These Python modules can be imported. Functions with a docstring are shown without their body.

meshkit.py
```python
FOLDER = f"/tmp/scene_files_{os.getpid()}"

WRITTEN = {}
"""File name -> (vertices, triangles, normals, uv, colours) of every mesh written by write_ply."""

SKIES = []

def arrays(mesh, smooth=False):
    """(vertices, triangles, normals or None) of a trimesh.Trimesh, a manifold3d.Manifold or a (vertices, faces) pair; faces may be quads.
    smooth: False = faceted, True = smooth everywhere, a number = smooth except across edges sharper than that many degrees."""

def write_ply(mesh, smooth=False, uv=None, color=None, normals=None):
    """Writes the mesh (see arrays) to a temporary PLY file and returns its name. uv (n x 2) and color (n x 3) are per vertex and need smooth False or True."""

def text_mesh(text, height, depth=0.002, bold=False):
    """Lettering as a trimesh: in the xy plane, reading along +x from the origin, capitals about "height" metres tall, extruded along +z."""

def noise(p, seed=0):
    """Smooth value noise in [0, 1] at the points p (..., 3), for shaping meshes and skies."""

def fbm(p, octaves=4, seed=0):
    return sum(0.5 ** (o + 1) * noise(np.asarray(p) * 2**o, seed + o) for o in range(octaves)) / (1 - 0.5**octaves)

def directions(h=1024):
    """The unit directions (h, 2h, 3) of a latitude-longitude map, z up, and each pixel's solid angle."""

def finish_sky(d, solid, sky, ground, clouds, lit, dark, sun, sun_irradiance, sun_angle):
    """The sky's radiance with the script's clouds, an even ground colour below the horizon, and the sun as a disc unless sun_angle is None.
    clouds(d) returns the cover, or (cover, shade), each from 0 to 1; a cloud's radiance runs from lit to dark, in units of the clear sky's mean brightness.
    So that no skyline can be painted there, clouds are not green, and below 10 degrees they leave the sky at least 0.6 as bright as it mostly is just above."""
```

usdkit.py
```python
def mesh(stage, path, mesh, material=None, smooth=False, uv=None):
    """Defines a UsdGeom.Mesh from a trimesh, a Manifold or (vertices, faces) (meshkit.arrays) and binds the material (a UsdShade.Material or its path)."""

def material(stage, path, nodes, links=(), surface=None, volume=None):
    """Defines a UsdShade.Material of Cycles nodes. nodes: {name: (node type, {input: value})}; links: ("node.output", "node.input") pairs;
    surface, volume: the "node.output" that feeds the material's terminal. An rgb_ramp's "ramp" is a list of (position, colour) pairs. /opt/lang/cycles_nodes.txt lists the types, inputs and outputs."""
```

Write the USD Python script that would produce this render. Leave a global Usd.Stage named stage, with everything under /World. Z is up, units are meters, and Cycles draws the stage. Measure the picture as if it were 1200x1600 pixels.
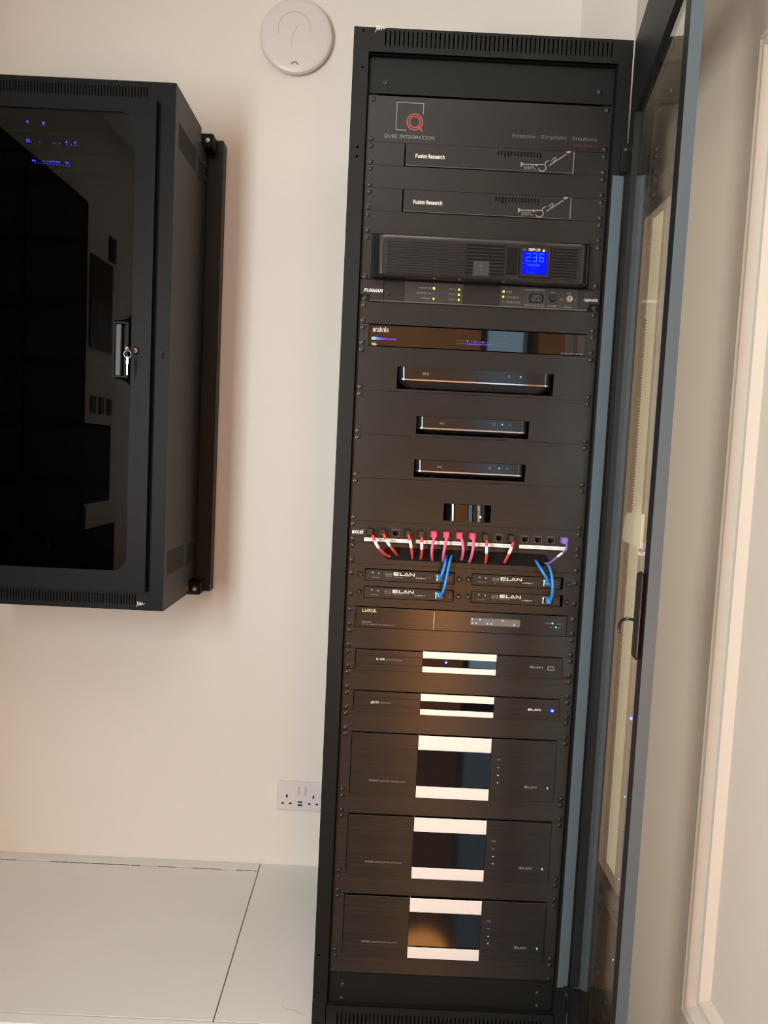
import math, numpy as np, trimesh, usdkit, meshkit
import shapely
from shapely.geometry import Polygon, LineString, Point, box as sbox
from shapely.ops import unary_union
from shapely import affinity
from pxr import Usd, UsdGeom, UsdLux, UsdShade, Gf, Sdf, Vt

stage = Usd.Stage.CreateInMemory()
UsdGeom.SetStageUpAxis(stage, "Z")
UsdGeom.SetStageMetersPerUnit(stage, 1.0)
UsdGeom.Xform.Define(stage, "/World")
UsdGeom.Scope.Define(stage, "/World/Looks")
rng = np.random.default_rng(7)

# Coordinates used below: x to the right along the rack front (0 = its middle), y into the wall (0 = the plane of
# the rack panels), z up with 0 at the top of the first rack unit. Z0 lifts that to world height above the floor.
Z0 = 2.245
U = 0.04445

# ------------------------------------------------------------------ camera
CAM = np.array([-0.1781, -1.5764, -0.7036 + Z0])
yaw, pitch, roll = 0.004, -0.0765, 0.048
fw = np.array([math.sin(yaw) * math.cos(pitch), math.cos(yaw) * math.cos(pitch), math.sin(pitch)])
r0 = np.array([math.cos(yaw), -math.sin(yaw), 0]); u0 = np.cross(r0, fw)
rt = math.cos(roll) * r0 + math.sin(roll) * u0
up = -math.sin(roll) * r0 + math.cos(roll) * u0
cam = UsdGeom.Camera.Define(stage, "/World/camera")
cam.AddTransformOp().Set(Gf.Matrix4d(*rt, 0, *up, 0, *(-fw), 0, *CAM, 1))
cam.CreateHorizontalApertureAttr(36.0); cam.CreateVerticalApertureAttr(48.0)
cam.CreateFocalLengthAttr(36.0)
cam.CreateClippingRangeAttr(Gf.Vec2f(0.01, 100))
cam.CreateFStopAttr(0.0)
cam.CreateExposureAttr(0.0)

# ------------------------------------------------------------------ light
def rect_light(name, pos, direction, w, h, power, color):
    l = UsdLux.RectLight.Define(stage, "/World/" + name)
    l.CreateWidthAttr(w); l.CreateHeightAttr(h); l.CreateIntensityAttr(power); l.CreateColorAttr(Gf.Vec3f(*color))
    d = np.array(direction, float); d /= np.linalg.norm(d)
    a = np.cross([0, 0, 1.0], -d)
    a = np.array([1.0, 0, 0]) if np.linalg.norm(a) < 1e-3 else a / np.linalg.norm(a)
    b = np.cross(-d, a)
    l.AddTransformOp().Set(Gf.Matrix4d(*a, 0, *b, 0, *(-d), 0, pos[0], pos[1], pos[2] + Z0, 1))
    return l

# daylight at the window in the left wall, the ceiling lamp, a warm lamp in the hall behind the camera
rect_light("window_daylight", (-1.38, -2.10, -0.60), (1, 0.5, 0.0), 0.68, 1.30, 29.0, (0.93, 1.0, 1.03))
rect_light("ceiling_lamp_light", (-0.45, -1.5, 0.585), (0, 0, -1), 1.0, 1.2, 2.5, (1.0, 0.95, 0.86))
warm = UsdLux.SphereLight.Define(stage, "/World/hall_lamp_light")
warm.CreateRadiusAttr(0.14); warm.CreateIntensityAttr(34.0); warm.CreateColorAttr(Gf.Vec3f(1.0, 0.38, 0.09))
warm.AddTranslateOp().Set(Gf.Vec3d(0.12, -1.95, -1.35 + Z0))
dome = UsdLux.DomeLight.Define(stage, "/World/sky")
dome.CreateIntensityAttr(0.06); dome.CreateColorAttr(Gf.Vec3f(0.9, 0.95, 1.0))

# ------------------------------------------------------------------ materials
M = {}
def mat(name, color=(0.5, 0.5, 0.5), rough=0.5, metal=0.0, spec=0.5, bump=None, emit=None, es=0.0, ior=1.5, aniso=0.0,
        vary=None, coat=0.0, bdist=0.0004):
    n = {"p": ("principled_bsdf", dict(base_color=color, roughness=rough, metallic=metal, specular_ior_level=spec, ior=ior,
                                       anisotropic=aniso, coat_weight=coat))}
    links = []
    if emit is not None:
        n["p"][1].update(emission_color=emit, emission_strength=es)
    if bump or vary:
        n["g"] = ("texture_coordinate", {})
    if bump:
        sc, st = bump
        n["n"] = ("noise_texture", dict(scale=sc, detail=3.0, roughness=0.6))
        n["b"] = ("bump", dict(strength=st, distance=bdist))
        links += [("g.object", "n.vector"), ("n.fac", "b.height"), ("b.normal", "p.normal")]
    if vary:
        sc, c2, lo, hi = vary
        n["v"] = ("noise_texture", dict(scale=sc, detail=4.0, roughness=0.55))
        n["r"] = ("rgb_ramp", dict(ramp=[(lo, color), (hi, c2)]))
        links += [("g.object", "v.vector"), ("v.fac", "r.fac"), ("r.color", "p.base_color")]
    M[name] = usdkit.material(stage, "/World/Looks/" + name, n, links, "p.BSDF")

def brushed(name, color, rough, metal=0.0, spec=0.5, aniso=0.85):
    """Brushed along x: reflections are drawn out upwards and downwards."""
    M[name] = usdkit.material(stage, "/World/Looks/" + name, {
        "t": ("combine_xyz", dict(x=0.0, y=0.0, z=1.0)),
        "g": ("texture_coordinate", {}), "m": ("mapping", dict(mapping_type="point", scale=(3, 3, 700))),
        "n": ("noise_texture", dict(scale=1.0, detail=2.0)),
        "r": ("map_range", dict(from_min=0.3, from_max=0.7, to_min=rough * 0.85, to_max=rough * 1.15)),
        "p": ("principled_bsdf", dict(base_color=color, metallic=metal, specular_ior_level=spec, anisotropic=aniso)),
    }, [("t.vector", "p.tangent"), ("g.object", "m.vector"), ("m.vector", "n.vector"), ("n.fac", "r.value"), ("r.result", "p.roughness")], "p.BSDF")

def pane(name, tint, ior=1.5, gloss=(1, 1, 1), rough=0.0):
    M[name] = usdkit.material(stage, "/World/Looks/" + name, {
        "q": ("geometry", {}), "i": ("map_range", dict(from_min=0.0, from_max=1.0, to_min=ior, to_max=1.0 / ior)), "f": ("fresnel", {}), "t": ("transparent_bsdf", dict(color=tint)),
        "g": ("glossy_bsdf", dict(color=gloss, roughness=rough)), "m": ("mix_closure", {}),
    }, [("q.backfacing", "i.value"), ("i.result", "f.IOR"), ("f.fac", "m.fac"), ("t.BSDF", "m.closure1"), ("g.BSDF", "m.closure2")], "m.closure")

mat("wall_paint", (0.78, 0.75, 0.685), 0.6, bump=(60, 0.15), vary=(2.2, (0.765, 0.73, 0.665), 0.35, 0.7))
mat("ceiling_paint", (0.8, 0.78, 0.74), 0.8)
mat("floor_slate", (0.05, 0.055, 0.06), 0.10, ior=1.9, vary=(4, (0.035, 0.04, 0.045), 0.3, 0.7))
mat("board_white", (0.74, 0.73, 0.70), 0.42, bump=(25, 0.12), vary=(3.0, (0.70, 0.69, 0.655), 0.35, 0.7))
mat("seam_dark", (0.05, 0.045, 0.04), 0.8)
mat("hinge_steel", (0.20, 0.19, 0.17), 0.45, metal=0.6)
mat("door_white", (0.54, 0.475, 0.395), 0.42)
mat("panel_slate", (0.026, 0.0245, 0.0215), 0.42, spec=0.4)
mat("powder_black", (0.0075, 0.0087, 0.0080), 0.50, spec=0.22, bump=(1500, 0.35), bdist=0.0002)
mat("powder_side", (0.010, 0.0095, 0.0085), 0.42, spec=0.3, bump=(1500, 0.25), bdist=0.0002)
mat("panel_black", (0.0092, 0.0088, 0.0080), 0.36, spec=0.36, vary=(9, (0.0145, 0.0138, 0.0125), 0.35, 0.75))
mat("panel_grey", (0.013, 0.0125, 0.0115), 0.42, spec=0.36)
mat("recess_black", (0.004, 0.004, 0.004), 0.7, spec=0.2)
mat("plastic_black", (0.014, 0.014, 0.014), 0.30, spec=0.5)
mat("plastic_dark", (0.03, 0.03, 0.03), 0.42, spec=0.5)
mat("ups_body", (0.011, 0.0115, 0.0115), 0.36, spec=0.36)
mat("powder_cabinet", (0.0048, 0.0056, 0.0052), 0.50, spec=0.17, bump=(1500, 0.35), bdist=0.0002)
mat("ups_gloss", (0.012, 0.013, 0.014), 0.13, spec=1.0)
mat("gloss_black", (0.004, 0.004, 0.005), 0.03, spec=0.5, ior=1.75)
mat("box_gloss", (0.010, 0.010, 0.011), 0.16, spec=0.6)
mat("screw_black", (0.022, 0.022, 0.022), 0.22, metal=0.3, spec=0.8)
mat("chrome", (0.75, 0.74, 0.73), 0.14, metal=1.0)
mat("steel", (0.55, 0.53, 0.50), 0.25, metal=1.0)
mat("daylight_grey", (0.098, 0.128, 0.148), 0.45, spec=0.5, bump=(900, 0.6), bdist=0.0003)  # bluish daylight on the right post, put into the colour
mat("daylit_edge", (0.058, 0.080, 0.094), 0.45, spec=0.5, bump=(900, 0.6), bdist=0.0003)  # door end, tinted with the bluish daylight that falls on it
brushed("brushed_black", (0.014, 0.0135, 0.013), 0.30, spec=0.55)
brushed("brushed_panel", (0.016, 0.015, 0.0135), 0.32, spec=0.6)
brushed("bar_silver", (0.92, 0.90, 0.86), 0.42, metal=0.25, aniso=0.5)
mat("print_white", (0.82, 0.80, 0.76), 0.6)
mat("print_grey", (0.12, 0.12, 0.115), 0.6)
mat("print_mid", (0.24, 0.235, 0.225), 0.6)
mat("print_red", (0.12, 0.018, 0.016), 0.6)
mat("logo_red", (0.34, 0.05, 0.035), 0.5)
mat("print_cream", (0.75, 0.68, 0.42), 0.6)
mat("plate_grey", (0.14, 0.13, 0.12), 0.45)
mat("label_white", (0.86, 0.85, 0.83), 0.5)
mat("cable_red", (0.90, 0.085, 0.075), 0.42)
mat("cable_pink", (0.86, 0.16, 0.31), 0.42)
mat("plug_pink", (0.90, 0.085, 0.17), 0.38)
mat("cable_blue", (0.025, 0.25, 0.74), 0.38)
mat("cable_purple", (0.26, 0.14, 0.50), 0.42)
mat("wrap_white", (0.86, 0.84, 0.80), 0.5)
mat("bristle", (0.003, 0.003, 0.003), 0.6, spec=0.2)
mat("plastic_white", (0.70, 0.655, 0.64), 0.35)
mat("plastic_line", (0.42, 0.38, 0.36), 0.5)
mat("wood_brown", (0.62, 0.30, 0.11), 0.5, vary=(3, (0.52, 0.24, 0.085), 0.3, 0.7))
mat("cupboard_white", (0.78, 0.77, 0.74), 0.5)
mat("matt_black", (0.006, 0.006, 0.006), 0.8, spec=0.2)
def lamp_mat(name, col, s):
    mat(name, (0.003, 0.003, 0.003), 0.5, emit=col, es=s, spec=0.02)
lamp_mat("led_green", (0.42, 0.95, 0.06), 3.2)
lamp_mat("led_green_dim", (0.25, 0.8, 0.1), 1.2)
lamp_mat("led_blue", (0.012, 0.05, 1.0), 10.0)
lamp_mat("led_bloom_blue", (0.004, 0.010, 1.0), 3.0)  # bloom around the two larger blue lights, given as a wide lens
lamp_mat("led_cabinet", (0.03, 0.05, 1.0), 16.0)
lamp_mat("led_core", (0.15, 0.40, 1.0), 14.0)
lamp_mat("led_sky", (0.04, 0.36, 1.0), 5.0)
lamp_mat("led_pale", (0.20, 0.36, 1.0), 2.4)
lamp_mat("led_violet", (0.16, 0.10, 1.0), 1.6)
lamp_mat("led_lilac", (0.62, 0.55, 1.0), 2.6)
lamp_mat("led_amber", (0.9, 0.25, 0.05), 0.6)
lamp_mat("led_red_dim", (0.5, 0.02, 0.02), 0.10)
lamp_mat("led_white", (0.9, 1.0, 0.75), 1.4)
lamp_mat("lcd_blue", (0.0, 0.004, 1.0), 1.25)
lamp_mat("lcd_digit", (0.03, 0.20, 1.0), 1.3)
lamp_mat("lcd_digit_dim", (0.02, 0.05, 1.0), 1.25)
lamp_mat("daylight_pane", (0.40, 0.58, 0.72), 2.6)
mat("glow_cream", (0.7, 0.64, 0.5), 0.7, emit=(1.0, 0.86, 0.60), es=0.85, spec=0.2)  # self-lit cream for the added blind and the cord holder
lamp_mat("lamp_diffuser", (1.0, 0.92, 0.80), 1.2)
lamp_mat("window_glow", (1.0, 0.95, 0.88), 3.0)
pane("door_glass", (0.97, 0.955, 0.92), 1.35)
pane("smoked_glass", (0.42, 0.45, 0.46), 1.32)
pane("led_bar_lens", (0.9, 0.9, 0.9))
M["light_bar"] = usdkit.material(stage, "/World/Looks/light_bar", {
    "g": ("texture_coordinate", {}), "s": ("separate_xyz", {}),
    "mr": ("map_range", dict(from_min=-0.2135, from_max=-0.163, to_min=0.0, to_max=1.0, clamp=True)),
    "r": ("rgb_ramp", dict(ramp=[(0, (0.25, 0.45, 1.0)), (0.28, (0.06, 0.12, 1.0)), (0.6, (0.10, 0.02, 0.6)), (1, (0.22, 0.08, 0.35))])),
    "e": ("emission", dict(strength=2.2))},
    [("g.object", "s.vector"), ("s.x", "mr.value"), ("mr.result", "r.fac"), ("r.color", "e.color")], "e.emission")

# ------------------------------------------------------------------ building helpers
COUNT = {}
def numbered(parent, name):
    k = COUNT.get((parent, name), 0); COUNT[(parent, name)] = k + 1
    return f"{parent}/{name}" + (f"_{k:03d}" if k else "")

def say(prim, label=None, cat=None, group=None, kind=None):
    for k, v in (("label", label), ("category", cat), ("group", group), ("kind", kind)):
        if v: prim.SetCustomDataByKey(k, v)

class Thing:
    """An Xform at the thing's base; its children are the parts."""
    def __init__(s, name, label=None, cat=None, group=None, kind=None, base=(0, 0, 0)):
        s.name, s.path, s.base = name, numbered("/World", name), np.array(base, float)
        s.x = UsdGeom.Xform.Define(stage, s.path)
        s.x.AddTranslateOp().Set(Gf.Vec3d(*(s.base + [0, 0, Z0])))
        s.prim = s.x.GetPrim(); say(s.prim, label, cat, group, kind); s.cat, s.group = cat, group
    def part(s, name, mesh, m, smooth=False, label=None, parent=None, kind=None):
        if isinstance(mesh, (list,)):
            mesh = trimesh.util.concatenate(mesh)
        mesh = mesh.copy(); mesh.apply_translation(-s.base)
        p = numbered(parent or s.path, name)
        pr = usdkit.mesh(stage, p, mesh, M[m], smooth=smooth).GetPrim()
        say(pr, label=label, kind=kind)
        return p

def dup(t, shift, label):
    p = numbered("/World", t.name)
    x = UsdGeom.Xform.Define(stage, p)
    x.AddTranslateOp().Set(Gf.Vec3d(*(t.base + np.array(shift, float) + [0, 0, Z0])))
    pr = x.GetPrim(); pr.GetReferences().AddInternalReference(Sdf.Path(t.path)); pr.SetInstanceable(True)
    say(pr, label, t.cat, t.group)
    return pr

def zk(k): return -k * U

def bx(x0, x1, y0, y1, z0, z1, b=0.0):
    x0, x1 = min(x0, x1), max(x0, x1); y0, y1 = min(y0, y1), max(y0, y1); z0, z1 = min(z0, z1), max(z0, z1)
    if b <= 0:
        m = trimesh.creation.box(extents=(x1 - x0, y1 - y0, z1 - z0)); m.apply_translation(((x0 + x1) / 2, (y0 + y1) / 2, (z0 + z1) / 2)); return m
    b = min(b, (x1 - x0) / 2.01, (y1 - y0) / 2.01, (z1 - z0) / 2.01)
    pts = []
    for X, sx in ((x0, 1), (x1, -1)):
        for Y, sy in ((y0, 1), (y1, -1)):
            for Z, sz in ((z0, 1), (z1, -1)):
                pts += [(X + sx * b, Y + sy * b, Z), (X + sx * b, Y, Z + sz * b), (X, Y + sy * b, Z + sz * b)]
    return trimesh.convex.convex_hull(np.array(pts))

def ext(shape, y, d):
    """Extrudes a shapely shape drawn in (x, z) from its front at y to y + d."""
    ms = []
    for g in getattr(shape, "geoms", [shape]):
        if g.is_empty or g.area < 1e-10: continue
        m = trimesh.creation.extrude_polygon(g, d, engine="earcut")
        v = m.vertices.copy()
        m.vertices = np.stack([v[:, 0], y + d - v[:, 2], v[:, 1]], 1)
        ms.append(m)
    return trimesh.util.concatenate(ms)

def ext_up(shape, z, h):
    """Extrudes a plan drawn in (x, y) upwards from z."""
    m = trimesh.creation.extrude_polygon(shape, h, engine="earcut"); m.apply_translation((0, 0, z)); return m

def strokes(lines, w, y, d=0.0004, cap="flat", join="mitre"):
    s = unary_union([LineString(l).buffer(w / 2, cap_style=cap, join_style=join) for l in lines])
    return ext(s, y - d, d)

TEXT = {}
def text(s, x0, x1, zb, h, y=0.0, bold=False, d=0.0003, shear=0.0):
    """Lettering on a face that looks towards -y: from x0 to x1, baseline zb, capitals about h tall."""
    if (s, bold) not in TEXT:
        TEXT[(s, bold)] = meshkit.text_mesh(s, 1.0, 1.0, bold)
    m = TEXT[(s, bold)].copy(); v = m.vertices.copy()
    w = v[:, 0].max() - v[:, 0].min()
    X = (v[:, 0] - v[:, 0].min()) / w * (x1 - x0) + x0 + shear * v[:, 1] * h
    m.vertices = np.stack([X, y - v[:, 2] * d, zb + v[:, 1] * h], 1)
    return m

def cyl(x, z, r, y0, y1, n=20):
    return ext(Point(x, z).buffer(r, quad_segs=max(2, n // 4)), min(y0, y1), abs(y1 - y0))

def lathe(profile, x, y, z, n=24):
    """profile: (radius, height towards -y)."""
    m = trimesh.creation.revolve(np.array(profile, float), sections=n)
    v = m.vertices.copy(); m.vertices = np.stack([x + v[:, 0], y - v[:, 2], z + v[:, 1]], 1); 
    return m

def tube(pts, r, sides=10, n=24):
    p = np.array(pts, float)
    from scipy.interpolate import CubicSpline
    t = np.r_[0, np.cumsum(np.linalg.norm(np.diff(p, axis=0), axis=1))]
    q = CubicSpline(t, p)(np.linspace(0, t[-1], n)) if len(p) > 2 else np.linspace(p[0], p[1], n)
    tg = np.gradient(q, axis=0); tg /= np.linalg.norm(tg, axis=1, keepdims=True)
    a = np.cross(tg[0], [0.3, 1, 0.1]); a /= np.linalg.norm(a); rings = []
    for i in range(n):
        a = a - tg[i] * (a @ tg[i]); a /= np.linalg.norm(a); b = np.cross(tg[i], a)
        an = np.arange(sides) * 2 * np.pi / sides
        rings.append(q[i] + r * (np.cos(an)[:, None] * a + np.sin(an)[:, None] * b))
    v = np.vstack(rings + [q[:1], q[-1:]]); f = []
    for i in range(n - 1):
        for j in range(sides):
            k = (j + 1) % sides
            f += [(i * sides + j, i * sides + k, (i + 1) * sides + k), (i * sides + j, (i + 1) * sides + k, (i + 1) * sides + j)]
    e = n * sides
    for j in range(sides):
        k = (j + 1) % sides
        f += [(e, k, j), (e + 1, (n - 1) * sides + j, (n - 1) * sides + k)]
    m = trimesh.Trimesh(v, f, process=False); m.fix_normals(); return m

def led(x, z, r=0.0016, y=0.0, h=0.0014):
    return lathe([(0, h), (r * 0.6, h * 0.85), (r, h * 0.35), (r, 0), (0, 0)], x, y, z, 12)

SCREW = lathe([(0, .0014), (.0017, .0014), (.0012, .0034), (.0032, .0031), (.0044, .0020), (.0046, .0009), (.0058, .0007), (.0058, 0), (0, 0)], 0, 0, 0, 16)
def screw(t, x, k, y=0.0, name="screw"):
    m = SCREW.copy(); m.apply_translation((x, y - 0.0002, zk(k))); t.part(name, m, "screw_black", smooth=40)

HW = 0.2413
def plate(k0, k1, holes=(), g=0.0003):
    s = sbox(-HW, zk(k1) + g, HW, zk(k0) - g)
    for h in holes: s = s.difference(h)
    return s
def kbox(x0, x1, k0, k1): return sbox(min(x0, x1), zk(max(k0, k1)), max(x0, x1), zk(min(k0, k1)))
def rounded(x0, x1, z0, z1, r):
    return sbox(x0 + r, z0 + r, x1 - r, z1 - r).buffer(r, quad_segs=6)
def face_screws(t, k0, k1, y=0.0):
    for s in (-1, 1):
        for k in (k0 + 0.165, k1 - 0.15): screw(t, s * 0.2318, k, y)
def chassis(t, k0, k1, depth=0.30, w=0.205):
    t.part("chassis", bx(-w, w, 0.004, depth, zk(k1) + 0.0025, zk(k0) - 0.0025), "matt_black")

# ------------------------------------------------------------------ the room
def setting(name, parts, kind="structure"):
    """parts: (part name or None, mesh, material)"""
    if len(parts) == 1:
        m = parts[0][1].copy(); m.apply_translation((0, 0, Z0))
        pr = usdkit.mesh(stage, numbered("/World", name), m, M[parts[0][2]]).GetPrim(); say(pr, kind=kind); return pr
    t = Thing(name, kind=kind)
    for n, m, mm in parts: t.part(n, m, mm)
    return t
FLOOR, PLAT, CEIL, WALL = -2.245, -1.945, 0.62, 0.635
setting("floor", [("floor", bx(-1.6, 1.5, -3.3, 0.9, FLOOR - 0.05, FLOOR), "floor_slate")])
setting("ceiling", [("ceiling", bx(-1.6, 1.5, -3.3, 0.9, CEIL, CEIL + 0.05), "ceiling_paint")])
setting("wall_back", [("w", bx(-1.5, 0.40, WALL, WALL + 0.1, FLOOR, CEIL), "wall_paint")])
setting("wall_right", [("w", ext_up(Polygon([(0.308, WALL), (0.356, 0.272), (0.60, 0.272), (0.60, WALL)]), FLOOR, CEIL - FLOOR), "wall_paint")])
setting("wall_side", [("w", bx(0.60, 1.4, 0.30, 0.40, FLOOR, CEIL), "wall_paint")])
setting("wall_far", [("w", bx(1.3, 1.4, -3.1, 0.30, FLOOR, CEIL), "wall_paint")])
# left wall with a window opening
wl = sbox(-3.1, FLOOR, WALL, CEIL).difference(sbox(-2.45, -1.27, -1.75, 0.07))
m = ext(wl, 0, 0.1); v = m.vertices.copy(); m.vertices = np.stack([-1.40 - v[:, 1], v[:, 0], v[:, 2]], 1); m.invert()
setting("wall_left", [("w", m, "wall_paint")])
win = Thing("window_1", kind="structure")
win.part("pane", bx(-1.49, -1.485, -2.45, -1.75, -1.27, 0.07), "window_glow")
for a, b, c, d in ((-2.45, -2.40, -1.27, 0.07), (-1.80, -1.75, -1.27, 0.07), (-2.40, -1.80, -1.27, -1.22), (-2.40, -1.80, 0.02, 0.07)):
    win.part("frame", bx(-1.48, -1.44, a, b, c, d), "cupboard_white")
# wall behind the camera: brown timber boarding with a tall glazed door
hallx = [(-1.40, 0.40), (0.63, 1.30)]
wf = sbox(-1.4, FLOOR, 1.3, CEIL).difference(sbox(0.36, FLOOR, 0.70, 0.30))
setting("wall_front", [("w", ext(wf, -3.1, 0.1), "wood_brown")])
w2 = Thing("window_2", kind="structure")
w2.part("pane", bx(0.40, 0.62, -3.06, -3.05, FLOOR + 0.12, 0.26), "daylight_pane")
for a, b in ((0.36, 0.40), (0.62, 0.70)): w2.part("frame", bx(a, b, -3.09, -3.0, FLOOR, 0.30), "matt_black")
w2.part("frame", bx(0.40, 0.62, -3.09, -3.0, FLOOR, FLOOR + 0.12), "matt_black"); w2.part("frame", bx(0.40, 0.62, -3.09, -3.0, 0.26, 0.30), "matt_black")
lampT = Thing("ceiling_lamp", "square white ceiling lamp with glowing diffuser overhead", "lamp", base=(-0.45, -1.5, 0.62))
lampT.part("housing", bx(-0.97, 0.07, -2.12, -0.88, 0.600, 0.62), "cupboard_white")
lampT.part("diffuser", bx(-0.95, 0.05, -2.10, -0.90, 0.594, 0.5995), "lamp_diffuser")
# fitted furniture along the left wall, seen only mirrored in the smoked glass of the wall cabinet
tc = Thing("tall_cupboard", "tall matt black cupboard mirrored in the smoked cabinet glass", "cupboard", base=(-1.39, -0.6, FLOOR))
tc.part("body", bx(-1.395, -1.352, -0.95, 0.10, PLAT + 0.004, 0.20), "matt_black")
for a in (-0.94, -0.415): tc.part("door", bx(-1.352, -1.345, a, a + 0.505, PLAT + 0.02, 0.19), "matt_black")
uc = Thing("upper_cupboard", "white wall cupboard with dark glazed door mirrored in the smoked glass", "cupboard", base=(-1.39, -1.15, -0.6))
uc.part("body", bx(-1.395, -1.36, -1.34, -0.955, -0.64, 0.16), "cupboard_white")
uc.part("glazing", bx(-1.36, -1.352, -1.24, -1.00, -0.34, 0.02), "plastic_dark")
uc.part("glazing", bx(-1.36, -1.352, -1.27, -1.20, 0.04, 0.14), "plastic_dark")
for a in (-1.05, -1.14, -1.23): uc.part("socket", bx(-1.36, -1.354, a - 0.03, a + 0.02, -0.60, -0.53), "plastic_dark")
bc = Thing("base_cupboard", "dark base cupboard under a white worktop mirrored in the smoked glass", "cupboard", base=(-1.39, -1.15, FLOOR))
bc.part("body", bx(-1.395, -1.36, -1.34, -0.955, FLOOR, -1.06), "matt_black")
bc.part("worktop", bx(-1.395, -1.34, -1.34, -0.955, -1.06, -0.97), "cupboard_white")
bc.part("splashback", bx(-1.395, -1.385, -1.34, -0.955, -0.97, -0.642), "matt_black")

# raised white platform that the rack stands on, with a hinged hatch
pf = Thing("platform", kind="structure", base=(-0.6, 0, FLOOR))
G = 0.0012
pf.part("board", bx(-0.488 + G, 0.3075, -0.004, WALL - 0.001, PLAT - 0.02, PLAT, 0.0008), "board_white")
pf.part("hatch_panel", bx(-1.395, -0.488 - G, -0.004, 0.594 - G, PLAT - 0.02, PLAT, 0.0008), "board_white")
pf.part("back_strip", bx(-1.395, -0.488 - G, 0.596 + G, WALL - 0.001, PLAT - 0.02, PLAT + 0.0015, 0.0008), "board_white")
pf.part("edging", bx(-1.395, 0.352, -0.040, -0.006, PLAT - 0.045, PLAT + 0.002, 0.004), "cupboard_white")
pf.part("riser", bx(-1.395, 0.352, -0.030, -0.015, FLOOR, PLAT - 0.045), "board_white")
pf.part("seam_floor", bx(-1.39, 0.30, 0.0, WALL - 0.01, PLAT - 0.03, PLAT - 0.021), "seam_dark")
kn = []
x = -1.39
while x < -0.495:
    L = rng.uniform(0.02, 0.06)
    if rng.random() < 0.82: kn.append(bx(x, min(x + L, -0.494), 0.5925, 0.5955, PLAT - 0.008, PLAT + 0.0005))
    x += L + rng.uniform(0.003, 0.008)
pf.part("piano_hinge", kn, "hinge_steel")
crack = [(-0.347, 0.050), (-0.335, 0.041), (-0.318, 0.039), (-0.305, 0.030), (-0.293, 0.027)]
cs = LineString(crack).buffer(0.0006, cap_style="flat")
pf.part("crack", ext_up(cs, PLAT, 0.0003), "plastic_line")

# white panelled double door standing open on the right
def moulding(X, y0, y1, z0, z1, prof):
    """Mitred frame on the plane x = X that faces -x; prof: (inset, height)."""
    rings = []
    for d, h in prof:
        rings.append(np.array([(X - h, y1 - d, z0 + d), (X - h, y0 + d, z0 + d), (X - h, y0 + d, z1 - d), (X - h, y1 - d, z1 - d)]))
    v = np.vstack(rings); f = []
    for i in range(len(prof) - 1):
        for j in range(4):
            k = (j + 1) % 4
            f += [(i * 4 + j, i * 4 + k, (i + 1) * 4 + k), (i * 4 + j, (i + 1) * 4 + k, (i + 1) * 4 + j)]
    e = (len(prof) - 1) * 4
    f += [(e, e + 1, e + 2), (e, e + 2, e + 3)]
    m = trimesh.Trimesh(v, f, process=False)
    c = m.triangles_center[-1]; 
    if m.face_normals[-1][0] > 0: m.invert()
    return m
PROF = [(0, 0), (0.003, 0.007), (0.009, 0.009), (0.013, 0.006), (0.016, 0.0085), (0.022, 0.0085), (0.040, -0.002), (0.046, -0.002), (0.050, 0.0045), (0.058, 0.0045), (0.074, -0.006), (0.078, -0.006)]
dr = Thing("door_1", kind="structure", base=(0.355, -0.4, PLAT))
LX = 0.355
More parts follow.
